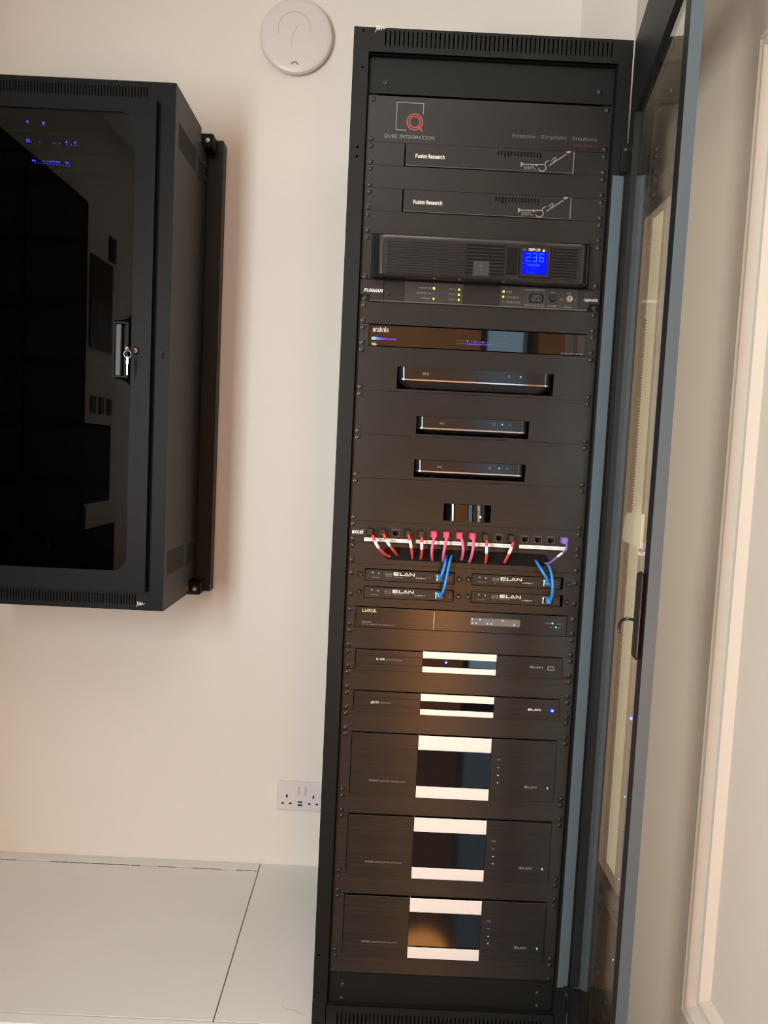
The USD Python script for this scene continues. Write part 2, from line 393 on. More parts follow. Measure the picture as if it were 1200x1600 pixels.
PROF_A = [(0, 0), (0.003, 0.007), (0.009, 0.009), (0.014, 0.006), (0.018, 0.0085), (0.028, 0.0085), (0.046, -0.003), (0.060, -0.003), (0.064, 0.006), (0.070, 0.009)]
b = (-0.725, -0.389, -1.587, -0.062)
m = ext(sbox(-0.780, PLAT + 0.004, -0.112, 0.40).difference(sbox(b[0], b[2], b[1], b[3])), 0, 0.034); v = m.vertices.copy(); m.vertices = np.stack([LX + v[:, 1], v[:, 0], v[:, 2]], 1); m.fix_normals()
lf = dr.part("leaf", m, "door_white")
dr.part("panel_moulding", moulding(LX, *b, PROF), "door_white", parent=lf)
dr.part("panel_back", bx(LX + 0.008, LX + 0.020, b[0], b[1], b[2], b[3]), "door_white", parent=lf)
# added window whose glowing cream blind stands for the bright patch behind the glass
w3 = Thing("window_3", kind="structure", base=(LX, 0.08, -0.9))
wp = sbox(-0.110, FLOOR, 0.272, CEIL).difference(sbox(-0.104, -1.660, 0.151, -0.118))
m = ext(wp, 0, 0.03); v = m.vertices.copy(); m.vertices = np.stack([LX + v[:, 1], v[:, 0], v[:, 2]], 1); m.fix_normals()
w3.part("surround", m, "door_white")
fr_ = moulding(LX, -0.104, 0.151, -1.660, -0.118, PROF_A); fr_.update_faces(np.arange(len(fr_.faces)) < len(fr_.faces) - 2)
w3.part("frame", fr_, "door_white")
w3.part("blind", bx(LX + 0.010, LX + 0.012, -0.036, 0.083, -1.592, -0.186), "glow_cream")
# beaded pull cord and its holder between the leaf and the cabinet door
pc = Thing("pull_cord", "brown beaded blind cord ending in a holder with an added cream glow, seen through the open glass door", "pull cord", base=(0.348, 0.01, -0.83))
beads = []
for i in range(64):
    b = trimesh.creation.icosphere(1, 0.0016); b.apply_translation((0.3415, 0.010, -0.41 - i * 0.0061)); beads.append(b)
pc.part("beads", beads, "wood_brown", kind="stuff")
hs = Polygon([(0.046, -0.865), (0.052, -0.852), (0.046, -0.825), (0.042, -0.812), (0.028, -0.803), (-0.060, -0.800), (-0.060, -0.868)])
m = ext(hs, 0, 0.006); v = m.vertices.copy(); m.vertices = np.stack([0.3385 + v[:, 1], v[:, 0], v[:, 2]], 1); m.fix_normals()
pc.part("holder", m, "glow_cream")  # glow put into the holder so that it looks lit

# ------------------------------------------------------------------ wall things
ap = Thing("wireless_access_point", "round white wireless access point high on the back wall", "access point", base=(-0.471, WALL, 0.4185))
APC = (-0.471, 0.4185)
ap.part("base_ring", lathe([(0, 0.012), (0.092, 0.012), (0.094, 0.006), (0.094, 0.0), (0, 0)], APC[0], WALL, APC[1], 48), "plastic_line", smooth=40)
prof = [(0, 0.034)] + [(r, 0.034 - 0.006 * (r / 0.09) ** 2) for r in (0.02, 0.04, 0.06, 0.075, 0.085, 0.09)] + [(0.096, 0.025), (0.0985, 0.020), (0.099, 0.014), (0.096, 0.0105), (0, 0.0105)]
ap.part("cover", lathe(prof, APC[0], WALL, APC[1], 64), "plastic_white", smooth=35)
def onto(m):
    """Lays a thin raised mark onto the domed cover."""
    m = trimesh.Trimesh(m.vertices, m.faces); v = m.vertices.copy(); front = v[:, 1] < (v[:, 1].min() + v[:, 1].max()) / 2
    r = np.hypot(v[:, 0] - APC[0], v[:, 2] - APC[1])
    v[:, 1] = WALL - (0.034 - 0.006 * (r / 0.09) ** 2) + np.where(front, -0.00045, 0.0006); m.vertices = v; return m
def swirl(cx, cz, pts, w, y):
    return onto(strokes([[(cx + a, cz + b) for a, b in pts]], w, y, 0.0008, cap="round", join="round"))
arc = [(0.043 * math.cos(a) - 0.004, 0.043 * math.sin(a) + 0.015) for a in np.linspace(-0.25, math.pi + 0.35, 30)]
ap.part("ring_line", swirl(*APC, arc, 0.0012, WALL - 0.0325), "plastic_line")
ap.part("swirl_line", swirl(*APC, [(-0.010, -0.035), (-0.012, -0.02), (-0.009, -0.004), (0.000, 0.012), (0.006, 0.022)], 0.0011, WALL - 0.0332), "plastic_line")
lg = unary_union([Polygon([(-0.012, -0.078), (-0.006, -0.071), (0.004, -0.070), (0.012, -0.078)]).difference(Polygon([(-0.007, -0.078), (-0.003, -0.074), (0.003, -0.074), (0.006, -0.078)]))])
ap.part("logo", onto(ext(affinity.translate(lg, *APC), WALL - 0.0293, 0.0012)), "print_mid")

so = Thing("wall_socket", "white double wall socket partly hidden behind the rack", "socket", base=(-0.374, WALL, -1.7286))
sx, sz = -0.374, -1.7286
so.part("faceplate", bx(-0.447, -0.301, WALL - 0.010, WALL - 0.0005, -1.772, -1.685, 0.003), "plastic_white", smooth=20)
fy = WALL - 0.0102
for xx in (-0.3865, -0.3675): so.part("rocker_switch", bx(xx - 0.0085, xx + 0.0065, fy - 0.003, fy + 0.001, -1.7235, -1.6985, 0.0015), "plastic_white")
for xx in (-0.3865, -0.3675): so.part("switch_gap", bx(xx + 0.0066, xx + 0.0076, fy - 0.0006, fy, -1.7235, -1.6985), "plastic_line")
def slot(x, z, w, h): so.part("pin_slot", bx(x - w / 2, x + w / 2, fy - 0.0003, fy + 0.002, z - h / 2, z + h / 2), "recess_black")
for ox in (-0.4162, -0.3375):
    slot(ox, -1.7275, 0.0045, 0.009); slot(ox - 0.0113, -1.7495, 0.0072, 0.0045); slot(ox + 0.0113, -1.7495, 0.0072, 0.0045)
for zz in (-1.7447, -1.7535): so.part("usb_port", bx(-0.3832, -0.3702, fy - 0.0003, fy + 0.002, zz - 0.0022, zz + 0.0022), "recess_black")
so.part("usb_outline", strokes([[(-0.3832, -1.7565), (-0.3832, -1.760), (-0.3702, -1.760), (-0.3702, -1.7565)]], 0.0006, fy), "plastic_line")
for xx in (-0.4374,): so.part("screw_cap", cyl(xx, -1.7296, 0.0028, fy - 0.0006, fy), "plastic_white")

# ------------------------------------------------------------------ wall cabinet on the left
CX0, CX1, CY0, CY1, CZ0, CZ1 = -1.245, -0.695, 0.26, 0.583, -1.111, 0.121
CYN = 0.505   # where the rear corners are cut back for the hinges
wc = Thing("wall_cabinet", "black wall-mounted network cabinet with a smoked glass door", "cabinet", base=(-0.97, WALL, CZ0))
t_ = 0.0016
side = Polygon([(CY0 + .002, CZ0), (CYN, CZ0), (CYN, CZ0 + .034), (CY1, CZ0 + .034), (CY1, CZ1 - .036), (CYN, CZ1 - .036), (CYN, CZ1), (CY0 + .002, CZ1)])
for xs_ in (CX1 - t_, CX0):
    m = ext(side, 0, t_); v = m.vertices.copy(); m.vertices = np.stack([xs_ + v[:, 1], v[:, 0], v[:, 2]], 1); m.fix_normals()
    wc.part("side_panel", m, "powder_side")
wc.part("top_panel", bx(CX0, CX1, CY0 + 0.002, CYN, CZ1 - t_, CZ1 + 0.0005), "powder_cabinet")
wc.part("bottom_panel", bx(CX0, CX1, CY0 + 0.002, CYN, CZ0 - 0.0005, CZ0 + t_), "powder_cabinet")
front = sbox(CX0, CZ0, CX1, CZ1).difference(sbox(CX0 + 0.03, CZ0 + 0.06, -0.740, CZ1 - 0.06))
for i in range(62):
    xx = CX0 + 0.055 + i * 0.00703
    if xx > -0.7565: break
    front = front.difference(sbox(xx - 0.0012, 0.084, xx + 0.0012, 0.1085)).difference(sbox(xx - 0.0012, -1.0975, xx + 0.0012, -1.0735))
front = front.difference(sbox(-0.7106, -0.5065, -0.7082, -0.4925))
wc.part("front_frame", ext(front, CY0, 0.002), "powder_cabinet")
for a, b in ((0.075, 0.115), (-1.10, -1.068)): wc.part("vent_backing", bx(CX0 + 0.04, CX1 - 0.04, CY0 + 0.006, CY0 + 0.008, a, b), "recess_black")
wc.part("lock_cap", cyl(-0.707, -0.479, 0.0105, CY0 - 0.0012, CY0 + 0.001), "powder_cabinet", smooth=30)
wc.part("back_plate", bx(-1.275, -0.655, 0.590, WALL - 0.001, -1.120, 0.124, 0.001), "powder_side")
wc.part("rear_box", bx(CX0 + 0.01, -0.700, CYN + 0.01, 0.590, CZ0 + 0.036, CZ1 - 0.038), "matt_black")
for a, b in ((0.085, 0.122), (-1.122, -1.088)):
    h = wc.part("hinge_block", bx(-0.712, -0.672, CYN + 0.035, 0.589, a, b, 0.002), "powder_cabinet")
    wc.part("hinge_pin", cyl(-0.686, (a + b) / 2, 0.006, CYN + 0.032, CYN + 0.035), "steel", parent=h)
# ventilation patches in the side: rows of fine punched slots
for y0, y1, z0, z1 in ((0.292, 0.455, -0.010, 0.047), (0.478, 0.575, -0.014, 0.042), (0.288, 0.445, -1.028, -0.970), (0.475, 0.575, -1.028, -0.974)):
    rows = [bx(CX1 - 0.0002, CX1 + 0.0003, y0, y1, z, z + 0.0014) for z in np.arange(z0, z1, 0.0032)]
    wc.part("vent_patch", rows, "matt_black")
for zz in (0.048, 0.014): wc.part("bright_slot", bx(CX1, CX1 + 0.0012, 0.540, 0.574, zz - 0.003, zz), "steel")
# door: frame, glass, handle recess, lock
DX0, DX1, DZ0, DZ1, DY = -1.235, -0.733, -1.064, 0.076, 0.240
df = rounded(DX0, DX1, DZ0, DZ1, 0.003).difference(rounded(-1.19, -0.779, -1.014, 0.043, 0.035)).difference(sbox(-0.8185, -0.5555, -0.787, -0.4305))
wd = wc.part("door", ext(df, DY, 0.018), "powder_cabinet")
wc.part("door_glass", ext(rounded(-1.195, -0.8195, -1.019, 0.048, 0.010).union(rounded(-1.195, -0.774, -1.019, -0.56, 0.037)).union(rounded(-1.195, -0.774, -0.425, 0.048, 0.037)), DY + 0.0035, 0.004), "smoked_glass", parent=wd)
hr = ext(sbox(-0.8205, -0.5575, -0.785, -0.4285).difference(sbox(-0.8165, -0.5535, -0.789, -0.4325)), DY - 0.0015, 0.0165)
wc.part("handle_recess", [hr, bx(-0.8205, -0.785, DY + 0.014, DY + 0.017, -0.5575, -0.4285)], "powder_cabinet", parent=wd)
wc.part("handle_bar", bx(-0.8165, -0.802, DY + 0.001, DY + 0.006, -0.5535, -0.4325, 0.002), "plastic_dark", parent=wd)
wc.part("lock", lathe([(0, 0.003), (0.006, 0.003), (0.0065, 0.0015), (0.0085, 0.0025), (0.0095, 0.001), (0.0095, 0), (0, 0)], -0.769, DY, -0.4935, 24), "plastic_black", smooth=40, parent=wd)
def scribble(x, z, s, y):
    p = [(0, -8), (4, 6), (1, 8), (5, -2), (8, 7), (8, -4), (13, 7), (13, -3), (17, 5), (18, 0), (25, 3)]
    return strokes([[(x + a * s, z + b * s) for a, b in p]], 0.0009, y, 0.0003, cap="round", join="round")
wc.part("paint_mark", scribble(-0.758, -1.0965, 0.0008, CY0), "print_white")
for z0 in np.linspace(-0.95, -0.20, 6): wc.part("blank_panel", bx(-1.20, -0.765, 0.40, 0.404, z0, z0 + 0.118), "matt_black")
wc.part("status_panel", bx(-1.035, -1.031, 0.396, 0.40, -0.99, -0.95), "plastic_dark")
# keys hanging from the lock
kr = Thing("key_ring", "two small steel keys on a ring hanging from the wall cabinet lock", "keys", base=(-0.774, DY, -0.52))
kr.part("key", [bx(-0.7762, -0.7746, DY - 0.030, DY - 0.0035, -0.4975, -0.4895, 0.0005), ext(Point(0, 0).buffer(0.0085).difference(Point(0, 0.003).buffer(0.0035)), 0, 0.0014).apply_transform(trimesh.transformations.rotation_matrix(math.pi / 2, (0, 0, 1))).apply_translation((-0.7768, DY - 0.030, -0.4935))], "steel")
ring = trimesh.creation.torus(0.0082, 0.0009, 24, 8); ring.apply_transform(trimesh.transformations.rotation_matrix(math.pi / 2, (1, 0, 0))); ring.apply_translation((-0.7754, DY - 0.034, -0.5060))
kr.part("ring", ring, "steel", smooth=True)
k2 = Polygon([(-0.7775, -0.5120), (-0.7735, -0.5120), (-0.7725, -0.525), (-0.7738, -0.532), (-0.7738, -0.5535), (-0.7765, -0.5535), (-0.7768, -0.532), (-0.7780, -0.525)])
kr.part("key", ext(k2, DY - 0.0355, 0.0018), "steel")
# three switches inside, seen by their lights through the smoked glass
def inside(x, z, y): s = (1.5764 + y) / (1.5764 + DY); return (-0.1781 + (x + 0.1781) * s, -0.7036 + (z + 0.7036) * s)
lbl = ["network switch with two blue lights, topmost behind the smoked glass", "network switch with scattered blue lights, second from top behind the smoked glass", "network switch with a long row of blue lights, lowest lit behind the smoked glass"]
sets = [[(-1.0264, .011, 2.2), (-.9899, .010, 2.2), (-.9895, .006, 1.2)],
        [(-1.0275, -.0285, 1.2), (-1.0225, -.0285, 1.2), (-1.0275, -.033, 1.0), (-1.0235, -.033, 1.3), (-1.019, -.033, 0.9), (-.9975, -.0335, .8), (-.967, -.034, .8), (-.961, -.034, .8), (-.952, -.034, .9), (-.937, -.030, 1.8), (-.936, -.036, .9), (-.926, -.036, .9), (-.917, -.030, 1.7), (-.916, -.0365, .9)],
        [(-1.013, -.0745, 1.8), (-1.008, -.0745, 1.6), (-.988, -.0745, 1.1), (-.9785, -.0748, .9), (-.973, -.0748, 1.3), (-.968, -.0748, 1.3), (-.963, -.0748, 1.3), (-.958, -.075, 1.3), (-.953, -.075, 1.4), (-.937, -.0755, 1.6), (-.932, -.0762, 1.4)] + [(-1.008 + i * .0072, -.0795 - i * .0002, .75) for i in range(12)]]
for L, S in zip(lbl, sets):
    zc = inside(-1, S[0][1], 0.40)[1]
    sw = Thing("network_switch", L, "network switch", "switches inside the wall cabinet", base=(-0.98, 0.40, zc))
    sw.part("body", bx(-1.205, -0.760, 0.400, 0.500, zc - 0.022, zc + 0.018, 0.001), "plastic_black")
    for x, z, r in S:
        a, b = inside(x, z, 0.40); sw.part("led", led(a, b, r * 0.0011, 0.40), "led_cabinet")

# ------------------------------------------------------------------ the rack
RK0, RKX, RY = 0.122, 0.275, -0.012
rk = Thing("server_rack", "tall black server rack with its glass door swung open", "server rack", base=(0, 0.3, PLAT))
RB = PLAT + 0.0005
post = sbox(-RKX, RB, -0.2465, RK0)
for k, x, r in ((-2.585, -.2563, .0022), (-1.052, -.2557, .002), (2.373, -.2584, .0026), (2.762, -.2589, .0026), (39.586, -.265, .0012), (40.026, -.266, .0026), (41.935, -.264, .002), (43.453, -.2641, .0022)):
    post = post.difference(Point(x, zk(k)).buffer(r))
rk.part("post", [ext(post, RY, 0.002), bx(-0.2465, -0.2445, RY, 0.022, RB, 0.0745), bx(-RKX, -0.247, 0.002, 0.004, RB, RK0)], "powder_black")
rk.part("post", [ext(sbox(0.2465, RB, 0.2715, RK0), RY, 0.002), bx(0.2445, 0.2465, RY, 0.022, RB, 0.0745)], "powder_black")
def slotted(z0, z1, xs, a, b, w=0.00135):
    s = sbox(-0.2465, z0, 0.2465, z1)
    hol = [LineString([(x, a + w), (x, b - w)]).buffer(w, quad_segs=2) for x in xs]
    return s.difference(unary_union(hol))
xs = np.arange(51) * (0.4422 / 50) - 0.2126
rk.part("vent_plate", ext(slotted(0.0745, RK0, xs, 0.0878, 0.1172), RY, 0.002), "powder_black")
rk.part("vent_plate", ext(slotted(RB, -1.8890, np.arange(51) * (0.4376 / 50) - 0.22, -1.9337, -1.9060), RY, 0.002), "powder_black")
for a, b in ((0.080, 0.119), (-1.940, -1.90)): rk.part("vent_backing", bx(-0.24, 0.24, 0.02, 0.022, a, b), "recess_black")
rk.part("ledge", bx(-0.2445, 0.2445, RY, 0.0, -1.8905, -1.8885), "powder_black")
rk.part("ledge", bx(-0.2445, 0.2445, RY, 0.0, 0.0745, 0.0765), "powder_black")
rk.part("side_panel", bx(-RKX, -RKX + 0.0015, RY + 0.002, 0.60, RB, RK0), "powder_side")
rk.part("side_panel", bx(RKX - 0.0045, RKX - 0.003, RY + 0.002, 0.60, RB, RK0), "powder_side")
rk.part("top_panel", bx(-RKX, RKX - 0.003, RY + 0.002, 0.60, RK0 - 0.0015, RK0), "powder_black")
rk.part("base_panel", bx(-RKX + 0.002, RKX - 0.005, RY + 0.002, 0.60, RB, RB + 0.002), "powder_black")
rk.part("rear_panel", bx(-RKX + 0.002, RKX - 0.005, 0.598, 0.60, RB, RK0 - 0.002), "matt_black")
for s in (-1, 1): rk.part("rail", bx(s * 0.2443, s * 0.2235, 0.0036, 0.0066, -1.889, 0.0745), "matt_black")
rk.part("filler_panel", ext(sbox(-0.2413, 0.004, 0.2413, 0.0715), 0.0, 0.003), "powder_black")
rk.part("filler_panel", ext(sbox(-0.2413, -1.8885, 0.2413, zk(41.04)), 0.0, 0.003), "powder_black")
screw(rk, -0.2079, -0.562); screw(rk, 0.2141, -0.597); screw(rk, -0.2117, 41.621); screw(rk, -0.2125, 42.33); screw(rk, 0.2101, 41.612); screw(rk, 0.2107, 42.284)
rk.part("paint_mark", scribble(-0.2331, zk(-2.69), 0.0008, RY), "print_white")
# glass door, hinged at the right post and open about 81 degrees
th = math.radians(9.2)
DV, DN, DH = np.array([-math.sin(th), -math.cos(th), 0]), np.array([math.cos(th), -math.sin(th), 0]), np.array([0.2735, -0.0135, 0])
def dm(mesh):
    """From door coordinates (u along the width from the hinge, v outwards, z) to the room."""
    m = mesh.copy(); v = m.vertices.copy(); m.vertices = DH + v[:, :1] * DV + v[:, 1:2] * DN + np.array([[0, 0, 1.0]]) * v[:, 2:3]; m.fix_normals(); return m
DT = 0.0165
dz0, dz1, DL = PLAT + 0.01, 0.116, 0.542
fr = sbox(0.004, dz0, DL - 0.001, dz1).difference(rounded(0.072, DL - 0.035, dz0 + 0.16, dz1 - 0.16, 0.004))
dpath = rk.part("door", dm(ext(fr, 0.0, DT)), "powder_black", label="open glass door of the rack")
rk.part("daylit_edge", dm(bx(DL - 0.001, DL, 0.0005, DT, dz0, dz1)), "daylit_edge", parent=dpath, label="free edge of the door in grey with bluish daylight put in")
rk.part("glass", dm(bx(0.068, DL - 0.031, 0.0055, 0.0095, dz0 + 0.156, dz1 - 0.156)), "door_glass", parent=dpath)
rk.part("latch", [dm(bx(0.508, 0.531, -0.010, -0.0005, -0.972, -0.850, 0.004)), dm(bx(0.517, 0.523, -0.0105, -0.0095, -0.945, -0.925))], "plastic_black", parent=dpath)
hook = tube([(0.500, -0.006, -0.922), (0.498, -0.020, -0.922), (0.492, -0.024, -0.928), (0.490, -0.024, -0.945)], 0.0022)
rk.part("latch_hook", dm(hook), "plastic_black", smooth=True, parent=dpath)
# bluish daylight on the right post, painted as a thin strip between the hinges
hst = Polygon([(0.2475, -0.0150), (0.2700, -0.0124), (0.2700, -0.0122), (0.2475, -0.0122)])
rk.part("daylight_strip", ext_up(hst, -1.826, 1.690), "daylight_grey", parent=dpath, label="bluish daylight painted as a strip along the hinge side")
for zz in (-0.105, -1.850):
    hp = rk.part("hinge", bx(0.2600, 0.2735, -0.024, -0.0122, zz - 0.028, zz + 0.028, 0.002), "powder_black")
    rk.part("hinge_pin", lathe([(0, .002), (.003, .002), (.0035, 0), (0, 0)], 0.266, -0.024, zz + 0.015, 12), "steel", parent=hp)

# ------------------------------------------------------------------ rack panels and equipment
ins = "in the tall rack"
def pj(x, k, y):
    """A spot measured on the panel plane, moved along the line of sight to depth y."""
    s = (1.5764 + y) / 1.5764
    return -0.1781 + (x + 0.1781) * s, -0.7036 + (zk(k) + 0.7036) * s

# blank 1U plates
def blank(k, label, m="panel_black", first=None):
    if first is not None: return dup(first, (0, 0, zk(k) - first.base[2]), label)
    t = Thing("blank_panel", label, "blank panel", "one-unit blank panels", base=(0, 0, zk(k)))
    t.part("plate", ext(plate(k, k + 1), 0, 0.0025), m); face_screws(t, k, k + 1); return t
b0 = blank(3, "narrow blank black panel between the two music servers near the rack top")
blank(5, "narrow blank black panel between the lower music server and the blue-screen battery unit", first=b0)
blank(9, "narrow blank black panel right below the power conditioner with green lights", first=b0)
b1 = blank(24, "narrow blank black panel between the switch with blue port lights and the first silver-barred unit", "brushed_panel")
for k, l in ((26, "narrow blank black panel between the two one-unit devices with silver bars"),
             (28, "narrow blank black panel just above the topmost tall amplifier with silver bars"),
             (32, "narrow blank black panel between the topmost and middle tall amplifiers"),
             (36, "narrow blank black panel between the middle and lowest tall amplifiers"),
             (40, "narrow blank black panel below the lowest tall amplifier")):
    blank(k, l, first=b1)

# logo panel
t = Thing("logo_panel", "black two-unit panel with the QUBE INTEGRATION logo at the rack top", "panel", base=(0, 0, zk(2)))
t.part("plate", ext(plate(0, 2), 0, 0.0025), "panel_black"); face_screws(t, 0, 2)
fx0, fx1, fz0, fz1 = -0.1846, -0.1320, zk(1.436), zk(0.256)
t.part("logo_frame", strokes([[(-0.1637, fz0), (fx0, fz0), (fx0, fz1), (fx1, fz1), (fx1, zk(0.728))]], 0.0014, 0), "print_mid")
qx, qz = -0.1480, zk(1.065)
q = [Point(qx, qz).buffer(0.0165).difference(Point(qx, qz).buffer(0.0138)), Point(qx, qz).buffer(0.0118).difference(Point(qx, qz).buffer(0.0093)),
     LineString([(qx + 0.006, qz - 0.0075), (qx + 0.0160, qz - 0.0170)]).buffer(0.0017, cap_style="flat")]
t.part("logo_letter", ext(unary_union(q), -0.0004, 0.0004), "logo_red")
t.part("lettering", text("QUBE INTEGRATION", -0.2069, -0.1078, zk(1.793), 0.0064), "print_mid")
t.part("lettering", text("Bespoke · Simplistic · Solutions", 0.0468, 0.2154, zk(1.508), 0.0066), "print_grey")
t.part("lettering", text("www.Qube.ie", 0.1690, 0.2150, zk(1.775), 0.0050), "print_red")

# two music servers
def guitar(k):
    x = lambda X: 0.0659 + (X - 330) * 1.254e-4
    z = lambda X, Y: zk(k + 0.672) - ((Y - 370) - 0.06 * (X - 330)) * 1.254e-4
    P = lambda *a: [(x(X), z(X, Y)) for X, Y in a]
    L = lambda pts, w: LineString(P(*pts)).buffer(w / 2, cap_style="round")
    s = [Polygon(P((332, 340), (352, 345), (385, 372), (352, 408), (332, 412))), L([(370, 375), (700, 382)], .0019)]
    s += [L([(X, 405), (X - 2, 452)], .0014) for X in (402, 435, 465, 497)]
    s += [L([(522, 388), (530, 425), (548, 450), (570, 455)], .0011), Polygon(P((560, 370), (590, 375), (600, 400), (575, 412)))]
    s += [L([(620, 452), (655, 485), (700, 485), (738, 450), (735, 415), (716, 385), (728, 345), (772, 325)], .0018)]
    s += [L([(788, 398), (1038, 232)], .0019), L([(812, 326), (862, 280), (885, 285), (880, 310), (850, 340)], .0013), Polygon(P((1040, 190), (1075, 178), (1122, 188), (1100, 212), (1050, 215)))]
    return unary_union(s)
for k, w in ((2, "upper"), (4, "lower")):
    t = Thing("music_server", f"{w} of two black Fusion Research music servers with guitar emblem", "music server", "music servers", base=(0, 0, zk(k + 1)))
    t.part("ear", ext(sbox(-HW, zk(k + 1) + .0003, -0.1655, zk(k) - .0003), 0, 0.0025), "panel_black")
    t.part("ear", ext(sbox(0.1725, zk(k + 1) + .0003, HW, zk(k) - .0003), 0, 0.0025), "panel_black")
    f = sbox(-0.1628, zk(k + 1) + 0.0008, 0.1695, zk(k) - 0.0012)
    n = 14; gx = np.linspace(0.0215, 0.1050, n)
    cut = [sbox(a - 0.0014, zk(k + (0.41 if i in (2, 3, 13) else 0.34)), a + 0.0014, zk(k + 0.145)) for i, a in enumerate(gx)]
    t.part("faceplate", ext(f.difference(unary_union(cut)), -0.0025, 0.003), "panel_grey")
    t.part("grille_backing", bx(0.0150, 0.1120, 0.0012, 0.002, zk(k + 0.5), zk(k + 0.1)), "recess_black")
    t.part("bottom_lip", bx(-0.1628, 0.1695, -0.0030, -0.0026, zk(k + 1) + 0.0008, zk(k + 1) + 0.0016), "plate_grey")
    t.part("side_rim", bx(0.1697, 0.1720, -0.003, 0.002, zk(k + 1) + .0006, zk(k) - .001), "plate_grey")
    if k == 2: t.part("red_light", bx(gx[11] - 0.0013, gx[11] + 0.0013, 0.0005, 0.0011, zk(k + 0.34), zk(k + 0.15)), "led_red_dim")
    t.part("lettering", text("Fusion Research", -0.1430, -0.0852, zk(k + 0.625), 0.0074, -0.0025, bold=True), "print_white")
    t.part("emblem", ext(guitar(k), -0.0029, 0.0004), "print_mid")
    chassis(t, k, k + 1, 0.25, 0.16); face_screws(t, k, k + 1)

# battery backup with blue display
t = Thing("battery_backup", "black battery backup unit with a blue display reading 236", "battery backup", base=(0, 0, zk(8)))
t.part("ear", ext(sbox(-HW, zk(8) + .0003, -0.2218, zk(6) - .0003), 0, 0.0025), "panel_black")
t.part("ear", ext(sbox(0.2165, zk(8) + .0003, HW, zk(6) - .0003), 0, 0.0025), "panel_black")
t.part("tray", bx(-0.2216, 0.2163, 0.001, 0.0035, zk(8) + .0004, zk(6) - .0004), "recess_black")
Y1 = -0.034
def ups_plan(ins):
    x0, x1, r = -0.2185 + ins, 0.2135 - ins, 0.024
    return [(x0, 0.0008), (x0, Y1 + r)] + [(x0 + r - r * math.cos(a), Y1 + r - r * math.sin(a)) for a in np.linspace(0, math.pi / 2, 7)] + [(x1 - r + r * math.sin(a), Y1 + r - r * math.cos(a)) for a in np.linspace(0, math.pi / 2, 7)] + [(x1, 0.0008)]
zt, zb_ = -0.2740, -0.3555
rows = [(0.0, zb_ + 0.004), (0.0, zt - 0.006), (0.002, zt - 0.002), (0.006, zt), (0.003, zb_ + 0.001), (0.008, zb_)]
pts = np.array([(x, y + (ins_ * 0.8 if y < -0.01 else 0), z) for ins_, z in rows for x, y in ups_plan(ins_)])
t.part("bezel", trimesh.convex.convex_hull(pts), "ups_gloss", smooth=25)
def uz(k): return pj(0, k, Y1)[1]
def ux(x): return pj(x, 0, Y1)[0]
t.part("front_cover", bx(ux(-0.1985), ux(0.1985), Y1 - 0.0008, Y1 + 0.002, uz(7.72), uz(6.16), 0.0006), "ups_body")
Y1 -= 0.0008
sl = []
for i in range(13):
    z = uz(6.30) - i * (uz(6.30) - uz(7.66)) / 12
    sl.append(bx(ux(-0.190), ux(-0.035), Y1 - 0.0012, Y1 + 0.001, z - 0.0009, z + 0.0012, 0.0004))
t.part("rib_field", sl, "ups_body")
def grille(x0, x1, k0, k1, n):
    p = t.part("grille", bx(ux(x0), ux(x1), Y1 - 0.0004, Y1 + 0.002, uz(k1), uz(k0)), "recess_black")
    zz = np.linspace(uz(k0), uz(k1), n + 1)
    t.part("slats", [bx(ux(x0) - 0.001, ux(x1) + 0.001, Y1 - 0.0014, Y1 + 0.001, z - 0.0012, z + 0.0012) for z in zz], "ups_body", parent=p)
    return p
grille(-0.0321, 0.0463, 6.24, 7.62, 9); grille(0.1414, 0.1915, 6.24, 7.58, 10)
t.part("badge", bx(ux(-0.017), ux(0.016), Y1 - 0.0018, Y1, uz(7.66), uz(6.98), 0.0005), "plastic_dark")
t.part("badge_mark", strokes([[(ux(-0.006), uz(7.2)), (ux(0.004), uz(7.2))], [(ux(-0.001), uz(7.05)), (ux(-0.001), uz(7.5))]], 0.0008, Y1 - 0.0018), "plate_grey")
t.part("handle_recess", bx(ux(0.0502), ux(0.0735), Y1 - 0.0006, Y1 + 0.002, uz(7.52), uz(6.32), 0.0005), "recess_black")
t.part("handle_edge", bx(ux(0.0700), ux(0.0740), Y1 - 0.004, Y1, uz(7.5), uz(6.4), 0.001), "ups_body")
ds = t.part("display_surround", bx(ux(0.0760), ux(0.1385), Y1 - 0.003, Y1 + 0.001, uz(7.62), uz(6.22), 0.0015), "ups_body")
lx0, lx1, lz0, lz1 = ux(0.0807), ux(0.1303), uz(7.47), uz(6.48)
t.part("display", bx(lx0, lx1, Y1 - 0.0036, Y1 - 0.0028, lz0, lz1), "lcd_blue", parent=ds, label="lit blue display")
def seven(ch, x, z, w, h):
    S = {"a": [(0, 1), (1, 1)], "b": [(1, 1), (1, .5)], "c": [(1, .5), (1, 0)], "d": [(0, 0), (1, 0)], "e": [(0, .5), (0, 0)], "f": [(0, 1), (0, .5)], "g": [(0, .5), (1, .5)]}
    on = {"2": "abged", "3": "abgcd", "6": "afgecd", "8": "abcdefg"}[ch]
    return [[(x + a * w, z + b * h) for a, b in S[c]] for c in on]
W, H = lx1 - lx0, lz1 - lz0
dg = []
for i, c in enumerate("236"): dg += seven(c, lx0 + W * (0.16 + 0.27 * i), lz0 + H * 0.58, W * 0.15, H * 0.34)
t.part("display_digits", strokes(dg, 0.0012, Y1 - 0.0036, 0.0003, cap="square"), "lcd_digit", parent=ds)
t.part("display_text", text("VOLTS IN", lx0 + W * .28, lx0 + W * .62, lz0 + H * .475, 0.0022, Y1 - 0.0036), "lcd_digit_dim", parent=ds)
